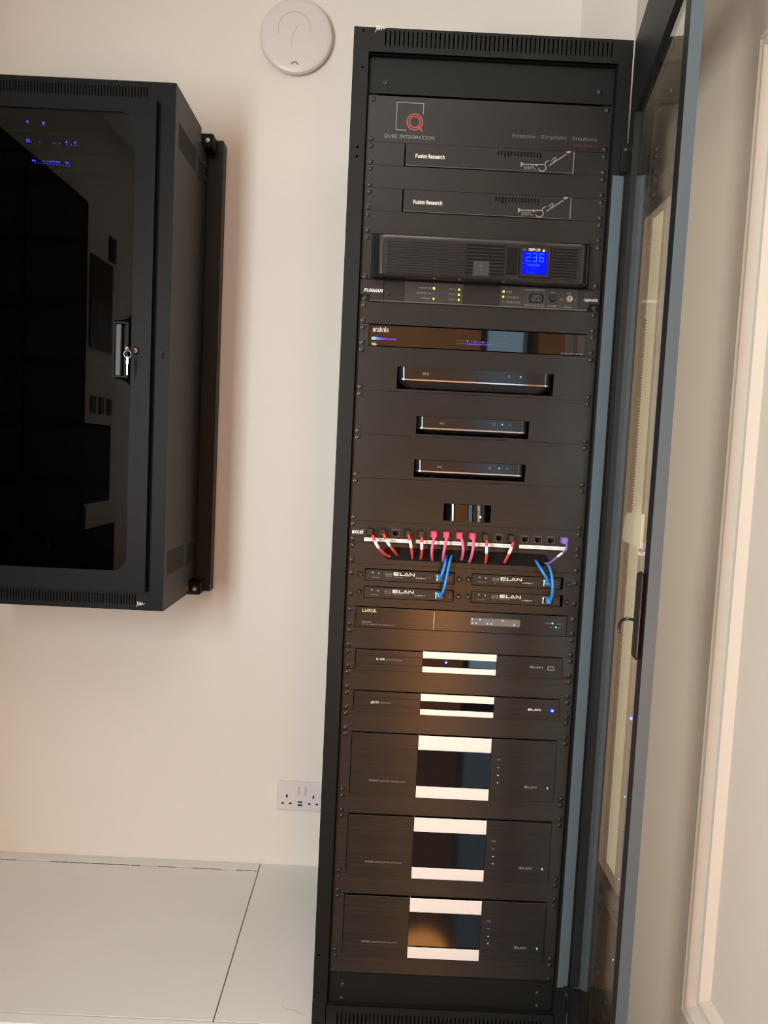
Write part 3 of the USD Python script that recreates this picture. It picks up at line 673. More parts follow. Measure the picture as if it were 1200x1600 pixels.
t.part("display_text", text("BATTERY POWER", lx0 + W * .23, lx0 + W * .72, lz0 + H * .375, 0.0026, Y1 - 0.0036, bold=True), "lcd_digit", parent=ds)
t.part("display_text", strokes([[(lx0 + W * .02, lz0 + H * .47), (lx0 + W * .22, lz0 + H * .47)], [(lx0 + W * .3, lz0 + H * .29), (lx0 + W * .58, lz0 + H * .29)], [(lx0 + W * .02, lz0 + H * .27), (lx0 + W * .22, lz0 + H * .27), (lx0 + W * .22, lz0 + H * .06)], [(lx0 + W * .47, lz0 + H * .25), (lx0 + W * .47, lz0 + H * .06)], [(lx0 + W * .22, lz0 + H * .06), (lx0 + W * .52, lz0 + H * .06)]], 0.0008, Y1 - 0.0036, 0.0003), "lcd_digit_dim", parent=ds)
t.part("lettering", text("TRIPP·LITE", ux(0.0922), ux(0.1160), uz(6.44), 0.0044, Y1 - 0.003, bold=True), "print_white", parent=ds)
t.part("button", cyl(ux(0.0842), uz(6.40), 0.0016, Y1 - 0.004, Y1 - 0.0028), "print_mid", parent=ds)
t.part("button", bx(ux(0.1205), ux(0.1245), Y1 - 0.004, Y1 - 0.0028, uz(6.46), uz(6.37)), "print_white", parent=ds)
chassis(t, 6, 8, 0.45); 
for s, kk in ((-1, (6.18, 7.90)), (1, (6.165, 7.85))):
    for k in kk: screw(t, s * 0.2318, k)

# power conditioner
t = Thing("power_conditioner", "black FURMAN power conditioner with green status lights", "power conditioner", base=(0, 0, zk(9)))
k0 = 8.0
t.part("plate", ext(plate(8, 9), 0, 0.0025), "recess_black")
zt, zb_ = zk(8.06), zk(8.985)
cap = Polygon([(-0.2412, zt), (-0.1945, zt), (-0.1945, zb_), (-0.2210, zb_), (-0.2210, zk(8.72)), (-0.2412, zk(8.72))])
t.part("end_cap", ext(cap, -0.004, 0.004), "panel_black")
cap2 = Polygon([(0.1985, zt), (0.2412, zt), (0.2412, zk(8.68)), (0.2220, zk(8.68)), (0.2170, zb_), (0.1985, zb_)])
t.part("end_cap", ext(cap2, -0.004, 0.004), "panel_black")
t.part("side_bay", ext(kbox(-0.1935, -0.1525, 8.1, 8.93), -0.0015, 0.0015), "panel_black")
t.part("control_panel", ext(kbox(-0.1520, -0.0335, 8.06, 8.95), -0.003, 0.003), "panel_slate")
t.part("vent_bay", ext(kbox(-0.0330, 0.0392, 8.1, 8.93), -0.0015, 0.0015), "panel_black")
t.part("control_panel", ext(kbox(0.0396, 0.1980, 8.06, 8.95), -0.003, 0.003), "panel_slate")
t.part("bottom_lip", bx(-0.221, 0.2168, -0.0045, 0, zb_, zk(8.955)), "plate_grey")
for x, z in ((-0.0932, 8.302), (-0.0928, 8.769), (-0.0424, 8.305), (-0.0423, 8.532), (-0.0423, 8.761), (0.0472, 8.293), (0.0471, 8.522)):
    t.part("led", led(x, zk(z), 0.0026 if (x, z) == (-0.0932, 8.302) else 0.0021, -0.003), "led_green", smooth=40)
for x, z in ((-0.0929, 8.541), (0.0471, 8.750)): t.part("unlit_led", led(x, zk(z), 0.0015, -0.003), "plate_grey")
for s, x0, x1, z in (("PRIMARY LAN", -0.1226, -0.0985, 8.335), ("SECONDARY LAN", -0.1275, -0.0985, 8.565), ("INTERNET", -0.1180, -0.0985, 8.795), ("RELAY 1", -0.0622, -0.0490, 8.335), ("RELAY 2", -0.0622, -0.0490, 8.562), ("RELAY 3", -0.0622, -0.0490, 8.79),
                     ("POWER", 0.0535, 0.0640, 8.33), ("PROTECTION OK", 0.0530, 0.0775, 8.56), ("EXTREME VOLTAGE", 0.0525, 0.0812, 8.79), ("AUXILIARY MEMORY INPUT", 0.0880, 0.1310, 8.20), ("UNSWITCHED OUTLET", 0.0900, 0.1300, 8.885), ("POWER", 0.1420, 0.1500, 8.275), ("PUSH TO RESET", 0.1370, 0.1550, 8.87), ("MODE", 0.1745, 0.1830, 8.275), ("REMOTE", 0.1710, 0.1860, 8.885), ("ON", 0.1620, 0.1665, 8.555), ("AC", 0.1905, 0.1935, 8.545)):
    t.part("lettering", text(s, x0, x1, zk(z), 0.0030, -0.003), "print_mid")
t.part("brand_lettering", text("FURMAN", -0.2335, -0.1965, zk(8.60), 0.0062, -0.004, bold=True, shear=0.25), "print_white")
t.part("brand_lettering", text("CaptiPort500", 0.2095, 0.2370, zk(8.555), 0.0052, -0.004), "print_white")
rec = t.part("outlet", ext(kbox(0.0945, 0.1320, 8.26, 8.82).difference(rounded(0.0985, 0.1282, zk(8.74), zk(8.32), 0.005)), -0.0042, 0.0042), "plastic_dark")
t.part("outlet_well", ext(rounded(0.0980, 0.1288, zk(8.75), zk(8.31), 0.005), -0.0034, 0.002), "recess_black", parent=rec)
t.part("outlet_insert", ext(rounded(0.1025, 0.1243, zk(8.68), zk(8.37), 0.004).difference(unary_union([sbox(a - .0012, zk(8.55), a + .0012, zk(8.44)) for a in (0.1070, 0.1198)] + [sbox(0.1122, zk(8.63), 0.1146, zk(8.52))])), -0.0045, 0.002), "plastic_dark", parent=rec)
kn = t.part("reset_knob", lathe([(0, .0035), (.0035, .0035), (.0038, .006), (.0062, .0058), (.0075, .004), (.0078, 0), (0, 0)], 0.1464, -0.003, zk(8.475), 24), "plastic_black", smooth=35)
mat("key_steel", (0.45, 0.42, 0.40), 0.3, metal=1.0)
ks = t.part("key_switch", lathe([(0, .006), (.0065, .006), (.0072, .0052), (.0076, 0), (0, 0)], 0.1795, -0.003, zk(8.50), 28), "key_steel", smooth=35)
t.part("key_slot", bx(0.1788, 0.1802, -0.0094, -0.0089, zk(8.60), zk(8.40)), "recess_black", parent=ks)
for x, z in ((-0.2005, 8.33), (-0.2020, 8.87), (-0.1845, 8.65), (-0.1585, 8.62), (-0.0265, 8.515), (0.0335, 8.48), (0.2115, 8.22), (0.2085, 8.72)):
    t.part("bolt", cyl(x, zk(z), 0.0027, -0.0046, -0.001), "screw_black", smooth=30)
chassis(t, 8, 9, 0.3)
screw(t, -0.2310, 8.877); screw(t, 0.2330, 8.15); screw(t, 0.2330, 8.84)

# glossy network switch
t = Thing("network_switch", "glossy black araknis network switch with tapered blue light bar", "network switch", base=(0, 0, zk(11)))
t.part("ear", ext(sbox(-HW, zk(11) + .0003, -0.2200, zk(10) - .0003), 0, 0.0025), "panel_grey")
t.part("ear", ext(sbox(0.2205, zk(11) + .0003, HW, zk(10) - .0003), 0, 0.0025), "panel_grey")
t.part("faceplate", bx(-0.2190, 0.2195, -0.0015, 0.003, zk(11) + .0012, zk(10) - .0022, 0.0003), "gloss_black")
bar = Polygon([(-0.2135, zk(10.60)), (-0.2100, zk(10.58)), (-0.1900, zk(10.625)), (-0.1632, zk(10.645)), (-0.1632, zk(10.675)), (-0.1900, zk(10.690)), (-0.2100, zk(10.72)), (-0.2135, zk(10.70))])
t.part("light_bar", ext(bar, -0.0022, 0.0007), "light_bar", label="tapered blue light bar")
for i in range(21):
    x = -0.0396 + i * (0.0793 / 20)
    for kk, row in ((10.575 + i * 0.002, 0), (10.705, 1)):
        if row == 0:
            on = i in (5, 9, 13); t.part("port_light", bx(x - .0006, x + .0006, -0.0019, -0.0014, zk(kk) - .0007, zk(kk) + .0007) if not on else led(x, zk(kk), 0.0013, -0.0014), "led_blue" if on else "print_grey")
        else:
            on = 5 <= i <= 16; t.part("port_light", bx(x - (.0009 if on else .0006), x + (.0009 if on else .0006), -0.0019, -0.0014, zk(kk) - .0012, zk(kk) + .0012), "led_violet" if on else "print_grey")
t.part("lettering", text("SYSTEM", 0.0420, 0.0590, zk(10.62), 0.0022, -0.0015), "print_grey"); t.part("lettering", text("ACT / LINK", 0.0420, 0.0550, zk(10.73), 0.0022, -0.0015), "print_grey")
t.part("brand_lettering", text("araknis", -0.2118, -0.1805, zk(10.345), 0.0098, -0.0015), "print_white")
t.part("lettering", text("PoE+", -0.2125, -0.2030, zk(10.965), 0.0050, -0.0015, bold=True), "print_white")
t.part("lettering", text("AN-310-SW-R-24-POE", 0.1705, 0.2146, zk(10.965), 0.0034, -0.0015), "print_mid")
chassis(t, 10, 11, 0.28); face_screws(t, 10, 11)

# shelf plates with set-top boxes in their cut-outs
def shelf(k, x0, x1, ka, kb, label, group=None):
    t = Thing("shelf_panel", label, "panel", base=(0, 0, zk(k + 2)))
    t.part("plate", ext(plate(k, k + 2, [kbox(x0, x1, ka, kb)]), 0, 0.0025), "panel_black")
    t.part("tray", [bx(x0 - 0.004, x1 + 0.004, 0.003, 0.22, zk(kb) - 0.002, zk(kb)), bx(x0 - 0.005, x0 - 0.003, 0.003, 0.22, zk(kb), zk(ka)), bx(x1 + 0.003, x1 + 0.005, 0.003, 0.22, zk(kb), zk(ka)), bx(x0 - .005, x1 + .005, 0.218, 0.22, zk(kb), zk(ka))], "matt_black")
    face_screws(t, k, k + 2); return t
shelf(11, -0.1586, 0.1597, 11.865, 12.870, "black rack panel whose wide cut-out holds the largest set-top box")
shelf(13, -0.1145, 0.1155, 14.060, 14.875, "black rack panel whose cut-out holds the upper small set-top box")
shelf(15, -0.1148, 0.1135, 16.055, 16.850, "black rack panel whose cut-out holds the lower small set-top box")

def plan_round(x0, x1, y0, y1, r):
    return rounded(x0, x1, y0, y1, r)
def stb(x0, x1, k_top, k_line, k_bot, r, label, big, sx, btns):
    t = Thing("set_top_box", label, "set-top box", "set-top boxes", base=((x0 + x1) / 2, 0, zk(k_bot)))
    y0, y1 = -0.003, 0.20
    up_ = plan_round(x0, x1, y0, y1, r)
    t.part("body", ext_up(up_, zk(k_line) + 0.0012, zk(k_top) - zk(k_line) - 0.0012), "box_gloss", smooth=30)
    rim = plan_round(x0 - 0.0003, x1 + 0.0003, y0 - 0.0012, y1, r)
    t.part("trim_strip", ext_up(rim, zk(k_line) - 0.0016, 0.0028), "chrome" if big else "steel", smooth=30)
    a = np.array(up_.exterior.coords)[:-1]; b = np.array(plan_round(x0 + 0.018, x1 - 0.018, y0 + 0.010, y1 - 0.01, r * 0.8).exterior.coords)[:-1]
    t.part("underside", trimesh.convex.convex_hull(np.vstack([np.c_[a, np.full(len(a), zk(k_line) - 0.0016)], np.c_[b, np.full(len(b), zk(k_bot) + 0.003)]])), "plastic_black", smooth=30)
    for fx in (x0 + 0.04, x1 - 0.04): t.part("foot", ext_up(Point(fx, 0.03).buffer(0.008), zk(k_bot), 0.004), "recess_black")
    h = 0.0058 if big else 0.0046
    t.part("lettering", text("sky", sx, sx + (0.0140 if big else 0.0100), zk(k_top + 0.31), h, y0), "print_mid")
    for x, kk, kind in btns:
        z = zk(kk)
        if kind == "dot": t.part("led", led(x, z, 0.0013, y0), "led_white")
        elif kind == "half": t.part("button", ext(Point(x, z).buffer(0.0034).intersection(sbox(x - 0.004, z - .004, x, z + .004)), y0 - 0.0004, 0.0005), "print_grey")
        elif kind == "ring": t.part("button", ext(Point(x, z).buffer(0.0034).difference(Point(x, z).buffer(0.0024)), y0 - 0.0004, 0.0005), "print_grey")
        elif kind == "pair": t.part("button", strokes([[(x - .0018, z - .003), (x - .0018, z + .003)], [(x + .0018, z - .003), (x + .0018, z + .003)]], 0.0010, y0), "print_grey")
    return t
stb(-0.1570, 0.1570, 11.875, 12.430, 12.860, 0.016, "large black sky set-top box with a bright chrome strip", True, -0.1075, [(0.0700, 12.09, "half"), (0.0917, 12.085, "dot")])
stb(-0.1130, 0.1135, 14.075, 14.600, 14.865, 0.014, "upper small black sky set-top box below the chrome-striped one", False, -0.0672, [(0.0427, 14.26, "ring"), (0.0602, 14.273, "dot"), (0.0765, 14.27, "pair")])
stb(-0.1130, 0.1120, 16.070, 16.570, 16.840, 0.014, "lower small black sky set-top box above the plain panel with the glossy streamer", False, -0.0678, [(0.0414, 16.285, "half"), (0.0593, 16.283, "dot"), (0.0761, 16.277, "pair")])

t = Thing("shelf_panel", "black rack panel with a small square cut-out above the patch panel", "panel", base=(0, 0, zk(19)))
t.part("plate", ext(plate(17, 19, [kbox(-0.0493, 0.0478, 18.015, 18.815)]), 0, 0.0025), "panel_black"); face_screws(t, 17, 19)
t.part("tray", [bx(-0.053, 0.052, 0.003, 0.15, zk(18.815) - 0.002, zk(18.815)), bx(-0.054, -0.052, 0.003, 0.15, zk(18.815), zk(18.0)), bx(0.0505, 0.0525, 0.003, 0.15, zk(18.815), zk(18.0)), bx(-.054, .0525, .15, .152, zk(18.815), zk(18.0))], "matt_black")
t = Thing("media_streamer", "small glossy black media streamer with one pale light above the red patch cables", "media streamer", base=(0, 0, zk(18.81)))
pl = [(-0.0478, 0.10), (-0.0478, 0.014)] + [(x, -0.001 + 0.010 * (abs(x) / 0.0445) ** 6 + 0.004 * (abs(x) / 0.0445) ** 2) for x in np.linspace(-0.0445, 0.0440, 25)] + [(0.0463, 0.014), (0.0463, 0.10)]
t.part("body", ext_up(Polygon(pl), zk(18.812), zk(18.035) - zk(18.812)), "gloss_black", smooth=30)
t.part("led", led(0.0270, zk(18.572), 0.0022, 0.0012), "led_lilac", smooth=40)

# patch panel
t = Thing("patch_bay", "black excel patch panel with sixteen ports and white label strips", "patch panel", base=(0, 0, zk(20)))
PX = [-0.1994 + i * 0.026763 for i in range(16)]
hol = [kbox(x - 0.0089, x + 0.0089, 19.285, 19.690) for x in PX]
t.part("plate", ext(plate(19, 20, hol), 0, 0.0025), "panel_black")
FULL = (0, 1, 3, 4, 5, 6, 7, 8, 9, 11, 15)
for i, x in enumerate(PX):
    zc = zk(19.487)
    fr = kbox(x - 0.0086, x + 0.0086, 19.292, 19.683)
    op = unary_union([sbox(x - 0.0060, zc - 0.0048, x + 0.0060, zc + 0.0035), sbox(x - 0.0035, zc - 0.0070, x + 0.0035, zc - 0.004)])
    p = t.part("port", ext(fr.difference(op), 0.0015, 0.012), "plastic_dark")
    t.part("port_well", bx(x - 0.0084, x + 0.0084, 0.0136, 0.02, zk(19.68), zk(19.295)), "recess_black", parent=p)
for a, b in ((-0.2100, -0.1121), (-0.1034, -0.0063), (0.0030, 0.0944), (0.1103, 0.2096)):
    p = t.part("label_strip", bx(a, b, -0.0016, 0, zk(19.935), zk(19.765), 0.0003), "label_white")
    n = 4
    for j in range(n):
        c = a + (b - a) * (j + 0.5) / n
        t.part("label_print", strokes([[(c - .0068, zk(19.845)), (c - .001, zk(19.845))], [(c + .0005, zk(19.845)), (c + .0052, zk(19.845))]], 0.0012, -0.0016, 0.0002), "print_mid", parent=p)
t.part("brand_lettering", text("excel", -0.2358, -0.2122, zk(19.605), 0.0085, 0, bold=True), "print_white")
face_screws(t, 19, 20)

# brush panel
t = Thing("brush_panel", "black cable brush panel that the patch cables run into", "brush panel", base=(0, 0, zk(21)))
slot_ = rounded(-0.168, 0.1725, zk(20.76), zk(20.16), 0.0125)
t.part("plate", ext(plate(20, 21, [slot_]), 0, 0.0025), "panel_black")
br = []
for x in np.arange(-0.167, 0.1715, 0.0011):
    j, l = rng.uniform(-0.0004, 0.0004), rng.uniform(-0.0010, 0.0010)
    br.append(bx(x, x + 0.0008, 0.003 + j, 0.0038 + j, zk(20.46) + l, zk(20.12)))
    br.append(bx(x + .0004, x + 0.0012, 0.003 - j, 0.0038 - j, zk(20.80), zk(20.46) + l))
t.part("bristles", br, "bristle", kind="stuff")
t.part("brush_backing", bx(-0.175, 0.18, 0.0055, 0.007, zk(20.9), zk(20.05)), "recess_black")
face_screws(t, 20, 21)

# four small gateways in their two-unit carrier
wins = [(-0.2056, -0.0188, 21.205, 21.785), (-0.2060, -0.0188, 22.035, 22.605), (0.0165, 0.2064, 21.215, 21.775), (0.0168, 0.2078, 22.055, 22.600)]
t = Thing("carrier_panel", "black two-unit carrier panel holding four small ELAN units", "panel", base=(0, 0, zk(23)))
t.part("plate", ext(plate(21, 23, [kbox(*w) for w in wins]), 0, 0.0025), "panel_black")
for s in (-1, 1):
    for k in (21.45, 22.42): screw(t, s * 0.2318, k)
for x, k in ((-0.2160, 21.482), (-0.0101, 21.519), (0.0093, 21.499), (0.2173, 21.534), (-0.2164, 22.315), (-0.0099, 22.335), (0.0100, 22.314), (0.2165, 22.346)):
    t.part("thumbscrew", lathe([(0, .0055), (.0018, .0055), (.002, .0075), (.0038, .0073), (.0048, .006), (.0050, .001), (.0056, 0), (0, 0)], x, 0, zk(k), 18), "screw_black", smooth=35)
def elan(x0, x1, z, h, y, m, t, name="brand_lettering", parent=None):
    """Five wide letters E L A N: the E of three bars, the A open with a small triangle."""
    w = (x1 - x0); sw = h * 0.22
    X = lambda f: x0 + f * w
    E_ = [sbox(X(0), z + h * c - sw / 2, X(0.235), z + h * c + sw / 2) for c in (0.11, 0.5, 0.89)] + [sbox(X(0), z, X(0.05), z + h)]
    L_ = [sbox(X(0.285), z, X(0.335), z + h * 0.98), sbox(X(0.285), z, X(0.47), z + sw)]
    A_ = [LineString([(X(0.49), z), (X(0.60), z + h), (X(0.71), z)]).buffer(sw / 2, cap_style="flat", join_style="mitre").intersection(sbox(X(0.4), z, X(0.8), z + h)), Polygon([(X(0.55), z), (X(0.60), z + h * 0.38), (X(0.65), z)])]
    N_ = [LineString([(X(0.765), z), (X(0.765), z + h * 0.97), (X(0.965), z + h * 0.03), (X(0.965), z + h)]).buffer(sw / 2, cap_style="flat", join_style="mitre").intersection(sbox(X(0.7), z, X(1.05), z + h))]
    return t.part(name, ext(unary_union(E_ + L_ + A_ + N_), y - 0.0003, 0.0003), m, parent=parent)
gl = ["upper left of four small ELAN units, in the carrier panel", "lower left of four small ELAN units, in the carrier panel", "upper right of four small ELAN units, in the carrier panel", "lower right of four small ELAN units, in the carrier panel"]
gbase = None
for (x0, x1, ka, kb), L in zip(wins, gl):
    b = ((-0.2056 + -0.0188) / 2, 0, zk(21.785))
    if gbase is None:
        t = Thing("control_gateway", L, "network unit", "small units in the carrier panel", base=b)
        y = 0.0006
        z0, z1 = zk(21.785) + 0.0009, zk(21.205) - 0.0024
        t.part("faceplate", bx(x0 + 0.0012, x1 - 0.0012, y, 0.004, z0, z1, 0.0003), "panel_grey")
        t.part("housing", bx(x0 + 0.003, x1 - 0.003, 0.0041, 0.09, z0 + .001, z1 - .001), "matt_black")
        for dx, kk in ((0.0165, 21.395), (0.0293, 21.418)): t.part("indicator", bx(x0 + dx - .0012, x0 + dx + .0012, y - .0004, y, zk(kk) - .001, zk(kk) + .001, .0002), "print_white")
        t.part("lettering", text("Ethernet", x0 + 0.0145, x0 + 0.0305, zk(21.640), 0.0022, y), "print_mid")
        t.part("digit_display", strokes(seven("8", x0 + 0.0440, zk(21.535), 0.0042, 0.0066) + seven("8", x0 + 0.0518, zk(21.535), 0.0042, 0.0066), 0.0008, y), "print_mid")
        t.part("lettering", text("ID", x0 + 0.0480, x0 + 0.0505, zk(21.655), 0.0020, y), "print_mid")
        elan(x0 + 0.0600, x0 + 0.1045, zk(21.495), 0.0066, y, "print_white", t)
        t.part("lettering", text("VIDEO OVER IP", x0 + 0.0600, x0 + 0.0800, zk(21.590), 0.0022, y), "print_mid")
        t.part("lettering", text("EL-4KPVM44-TX", x0 + 0.1065, x0 + 0.1275, zk(21.595), 0.0024, y), "print_white")
        t.part("pin_hole", cyl(x0 + 0.1345, zk(21.53), 0.0007, y - .0003, y), "print_mid")
        t.part("lettering", text("PoE", x0 + 0.1440, x0 + 0.1480, zk(21.43), 0.0016, y), "print_mid")
        sk = t.part("network_socket", ext(sbox(x0 + 0.1490, zk(21.665), x0 + 0.1645, zk(21.335)).difference(sbox(x0 + 0.1515, zk(21.64), x0 + 0.1625, zk(21.40))), y - 0.001, 0.0012), "plate_grey")
        t.part("socket_well", bx(x0 + 0.1515, x0 + 0.1625, y - .0001, y + .001, zk(21.64), zk(21.40)), "recess_black", parent=sk)
        t.part("link_light", bx(x0 + 0.1490, x0 + 0.1515, y - 0.0018, y - 0.001, zk(21.46), zk(21.385)), "led_green")
        t.part("label_tab", bx(x0 + 0.1490, x0 + 0.1508, y - 0.0018, y - 0.001, zk(21.66), zk(21.50)), "print_white")
        for kk in (21.46, 21.57): t.part("status_light", led(x0 + 0.1735, zk(kk), 0.0009, y), "led_amber"); t.part("lettering", strokes([[(x0 + 0.1765, zk(kk)), (x0 + 0.1800, zk(kk))]], 0.0010, y), "print_mid")
        gbase = t
    else:
        dup(gbase, (x0 + 0.2056, 0, zk(kb) - zk(21.785)), L)

# ------------------------------------------------------------------ patch cables
def cable(name, label, group, pts, r, m, plug=None, band=None, boot=None):
    """pts: (x, k, y) spots on the line of sight; plug: (x, k, w, h, y0, material); band: (from, to) in point indexes."""
    P = [(*pj(x, k, y)[:1], y, pj(x, k, y)[1]) for x, k, y in pts]
    t = Thing(name, label, "cable", group, base=P[0])
    t.part("lead", tube(P, r, 10, 26), m, smooth=True)
    if plug:
        x, k, w, h, y0, pm = plug
        xx, zz = pj(x, k, y0); t.part("plug", bx(xx - w / 2, xx + w / 2, y0, 0.010, zz - h / 2, zz + h / 2, 0.0018), pm)
    if band:
        from scipy.interpolate import CubicSpline
        A = np.array(P); s = CubicSpline(np.r_[0, np.cumsum(np.linalg.norm(np.diff(A, axis=0), axis=1))], A)
        L = np.linalg.norm(np.diff(A, axis=0), axis=1).sum()
        t.part("wrap_label", tube(s(np.linspace(band[0], band[1], 5) * L), r * 1.12, 10, 8), "wrap_white", smooth=True)
    return t

YS = (-0.014, -0.020, -0.026, -0.018, 0.006)
def run(*xk, ys=YS): return [(x, k, y) for (x, k), y in zip(xk, ys)]
def red(label, xk, px_):
    return cable("patch_cable", label, "red patch cables with wrap labels", run(*xk), 0.0030, "cable_red", plug=(px_, 19.52, 0.0135, 0.0155, -0.016, "plastic_black"), band=(0.20, 0.42))
def pink(label, xk, px_):
    return cable("patch_cable", label, "pink patch cables", run(*xk), 0.0030, "cable_pink", plug=(px_, 19.50, 0.0118, 0.0128, -0.020, "plug_pink"))
red("red patch cable with white wrap, in the leftmost port beside the excel lettering", [(-.1927, 19.674), (-.1903, 19.791), (-.1845, 20.054), (-.1732, 20.371), (-.1542, 20.609)], -0.1990)
red("red patch cable with white wrap, in the second port from the excel lettering", [(-.1696, 19.589), (-.1671, 19.736), (-.1608, 19.969), (-.1496, 20.286), (-.1406, 20.516)], -0.1725)
red("red patch cable with white wrap, just after the first empty port", [(-.1186, 19.576), (-.1169, 19.712), (-.1137, 19.978), (-.1103, 20.334), (-.109, 20.645)], -0.1200)
red("red patch cable with white wrap, beside the first pink patch cable", [(-.0914, 19.654), (-.0911, 19.804), (-.0905, 20.043), (-.0898, 20.342), (-.092, 20.662)], -0.0932)
pink("leftmost of the four pink patch cables", [(-.0669, 19.52), (-.067, 19.778), (-.0691, 20.139), (-.0687, 20.439), (-.0665, 20.677)], -0.0662)
pink("second of the four pink patch cables from the red ones", [(-.0406, 19.52), (-.0411, 19.78), (-.0434, 20.142), (-.0448, 20.443), (-.0447, 20.714)], -0.0404)
pink("third of the four pink patch cables, above the blue cable pair", [(-.0112, 19.53), (-.0073, 19.743), (-.0049, 20.07), (-.0048, 20.34), (-.0065, 20.594)], -0.0130)
pink("rightmost of the four pink patch cables", [(.0141, 19.53), (.016, 19.748), (.0155, 20.078), (.0134, 20.411), (.0091, 20.686)], 0.0140)
red("red patch cable with white wrap, just right of the last pink one", [(.0428, 19.677), (.0432, 19.809), (.0439, 20.108), (.0442, 20.408), (.0428, 20.698)], 0.0410)
red("rightmost red patch cable, with white wrap and bent to the left", [(.0974, 19.691), (.0962, 19.842), (.0924, 20.086), (.0871, 20.391), (.0819, 20.619)], 0.0945)
cable("patch_cable", "purple patch cable with white wrap in the last port of the patch panel", None, run((.2040, 19.50), (.2086, 19.661), (.2059, 19.933), (.1972, 20.123), (.1822, 20.439), (.1653, 20.578), ys=(-.016, -.022, -.030, -.030, -.020, .006)), 0.0021, "cable_purple", plug=(0.2055, 19.50, 0.0125, 0.0135, -0.018, "cable_purple"), band=(0.36, 0.50))
BY = (0.006, -0.016, -0.030, -0.028, -0.014)
def blue(label, xk, p):
    return cable("network_cable", label, "blue network cables", run(*xk, ys=BY), 0.0029, "cable_blue", plug=(p[0], p[1], 0.0105, 0.0105, -0.015, "cable_blue"))
blue("blue network cable plugged into the upper left small ELAN unit", [(-.0384, 20.466), (-.0399, 20.738), (-.0436, 21.164), (-.0473, 21.409), (-.0486, 21.50)], (-0.0486, 21.515))
blue("blue network cable plugged into the lower left small ELAN unit", [(-.0273, 20.437), (-.0313, 20.789), (-.0365, 21.578), (-.0413, 22.127), (-.0467, 22.31)], (-0.0482, 22.33))
blue("thin slanting blue network cable plugged into the upper right small ELAN unit", [(.1465, 20.478), (.1538, 20.71), (.1648, 21.06), (.1719, 21.293), (.1751, 21.44)], (0.1758, 21.50))
blue("bowed blue network cable plugged into the lower right small ELAN unit", [(.1698, 20.561), (.1788, 20.924), (.1843, 21.461), (.1851, 22.004), (.1825, 22.33)], (0.1805, 22.37))

# ------------------------------------------------------------------ lower equipment
t = Thing("network_switch", "satin black LUXUL network switch with blue port lights in a grey window", "network switch", base=(0, 0, zk(24)))
t.part("ear", ext(sbox(-HW, zk(24) + .0003, -0.2212, zk(23) - .0003), 0, 0.0025), "panel_black")
t.part("ear", ext(sbox(0.2196, zk(24) + .0003, HW, zk(23) - .0003), 0, 0.0025), "panel_black")
t.part("faceplate", bx(-0.2204, 0.2186, -0.003, 0.003, zk(24) + .0010, zk(23) - .0012, 0.0006), "brushed_black")
t.part("window", bx(0.0187, 0.1216, -0.0034, -0.0028, zk(23.638), zk(23.292)), "plate_grey")
for x, k in ((.022, 23.357), (.0223, 23.543), (.0303, 23.544), (.0381, 23.367), (.0539, 23.541), (.0619, 23.542), (.0855, 23.37), (.1094, 23.55)):
    t.part("port_light", led(x, zk(k), 0.0017, -0.0034), "led_pale")
for x, k in ((.1887, 23.383), (.1968, 23.561)): t.part("status_light", led(x, zk(k), 0.0018, -0.003), "led_sky")
for a, b, k in ((.1745, .1845, 23.40), (.1990, .2080, 23.41), (.1830, .1900, 23.575), (.2010, .2065, 23.58)):
    t.part("lettering", strokes([[(a, zk(k)), (b, zk(k))]], 0.0009, -0.003), "print_mid")
t.part("accent_line", bx(-0.0579, -0.0570, -0.0034, -0.003, zk(23.94), zk(23.10)), "print_cream")
t.part("brand_lettering", text("LUXUL", -0.2071, -0.1770, zk(23.245), 0.0062, -0.003, bold=True), "print_cream")
t.part("lettering", text("XMS-2624P", -0.2068, -0.1870, zk(23.755), 0.0032, -0.003, bold=True), "print_mid")
t.part("lettering", text("26 Port/24 Gigabit PoE+ L2/L3 Managed Switch", -0.2068, -0.1390, zk(23.855), 0.0026, -0.003), "print_mid")
chassis(t, 23, 24, 0.25); face_screws(t, 23, 24)

YF = -0.006
def bars(t, k0, a, b, c, d, xl=-0.0765, xr=0.0770):
    """Silver bars over and under a glossy display, at k0 + a..b and c..d."""
    t.part("silver_bar", bx(xl, xr, YF - 0.002, 0.002, zk(k0 + b), zk(k0 + a), 0.0006), "bar_silver")
    t.part("silver_bar", bx(xl, xr, YF - 0.002, 0.002, zk(k0 + d), zk(k0 + c), 0.0006), "bar_silver")
    t.part("display", bx(xl, xr, YF + 0.001, 0.002, zk(k0 + c), zk(k0 + b)), "gloss_black")
def face(t, k0, n, splits):
    zt, zb_ = zk(k0) - 0.0006, zk(k0 + n) + 0.0006
    ks_ = [k0] + [k0 + s for s in splits] + [k0 + n]
    for i in range(len(ks_) - 1):
        a = zk(ks_[i]) - (0.0006 if i == 0 else 0.0002); b = zk(ks_[i + 1]) + (0.0006 if i == len(ks_) - 2 else 0.0002)
        t.part("face_board", bx(-0.2160, -0.0770, YF, 0.002, b, a, 0.0003), "brushed_black")
    t.part("face_board", bx(0.0775, 0.2145, YF, 0.002, zb_, zt, 0.0007), "brushed_black")

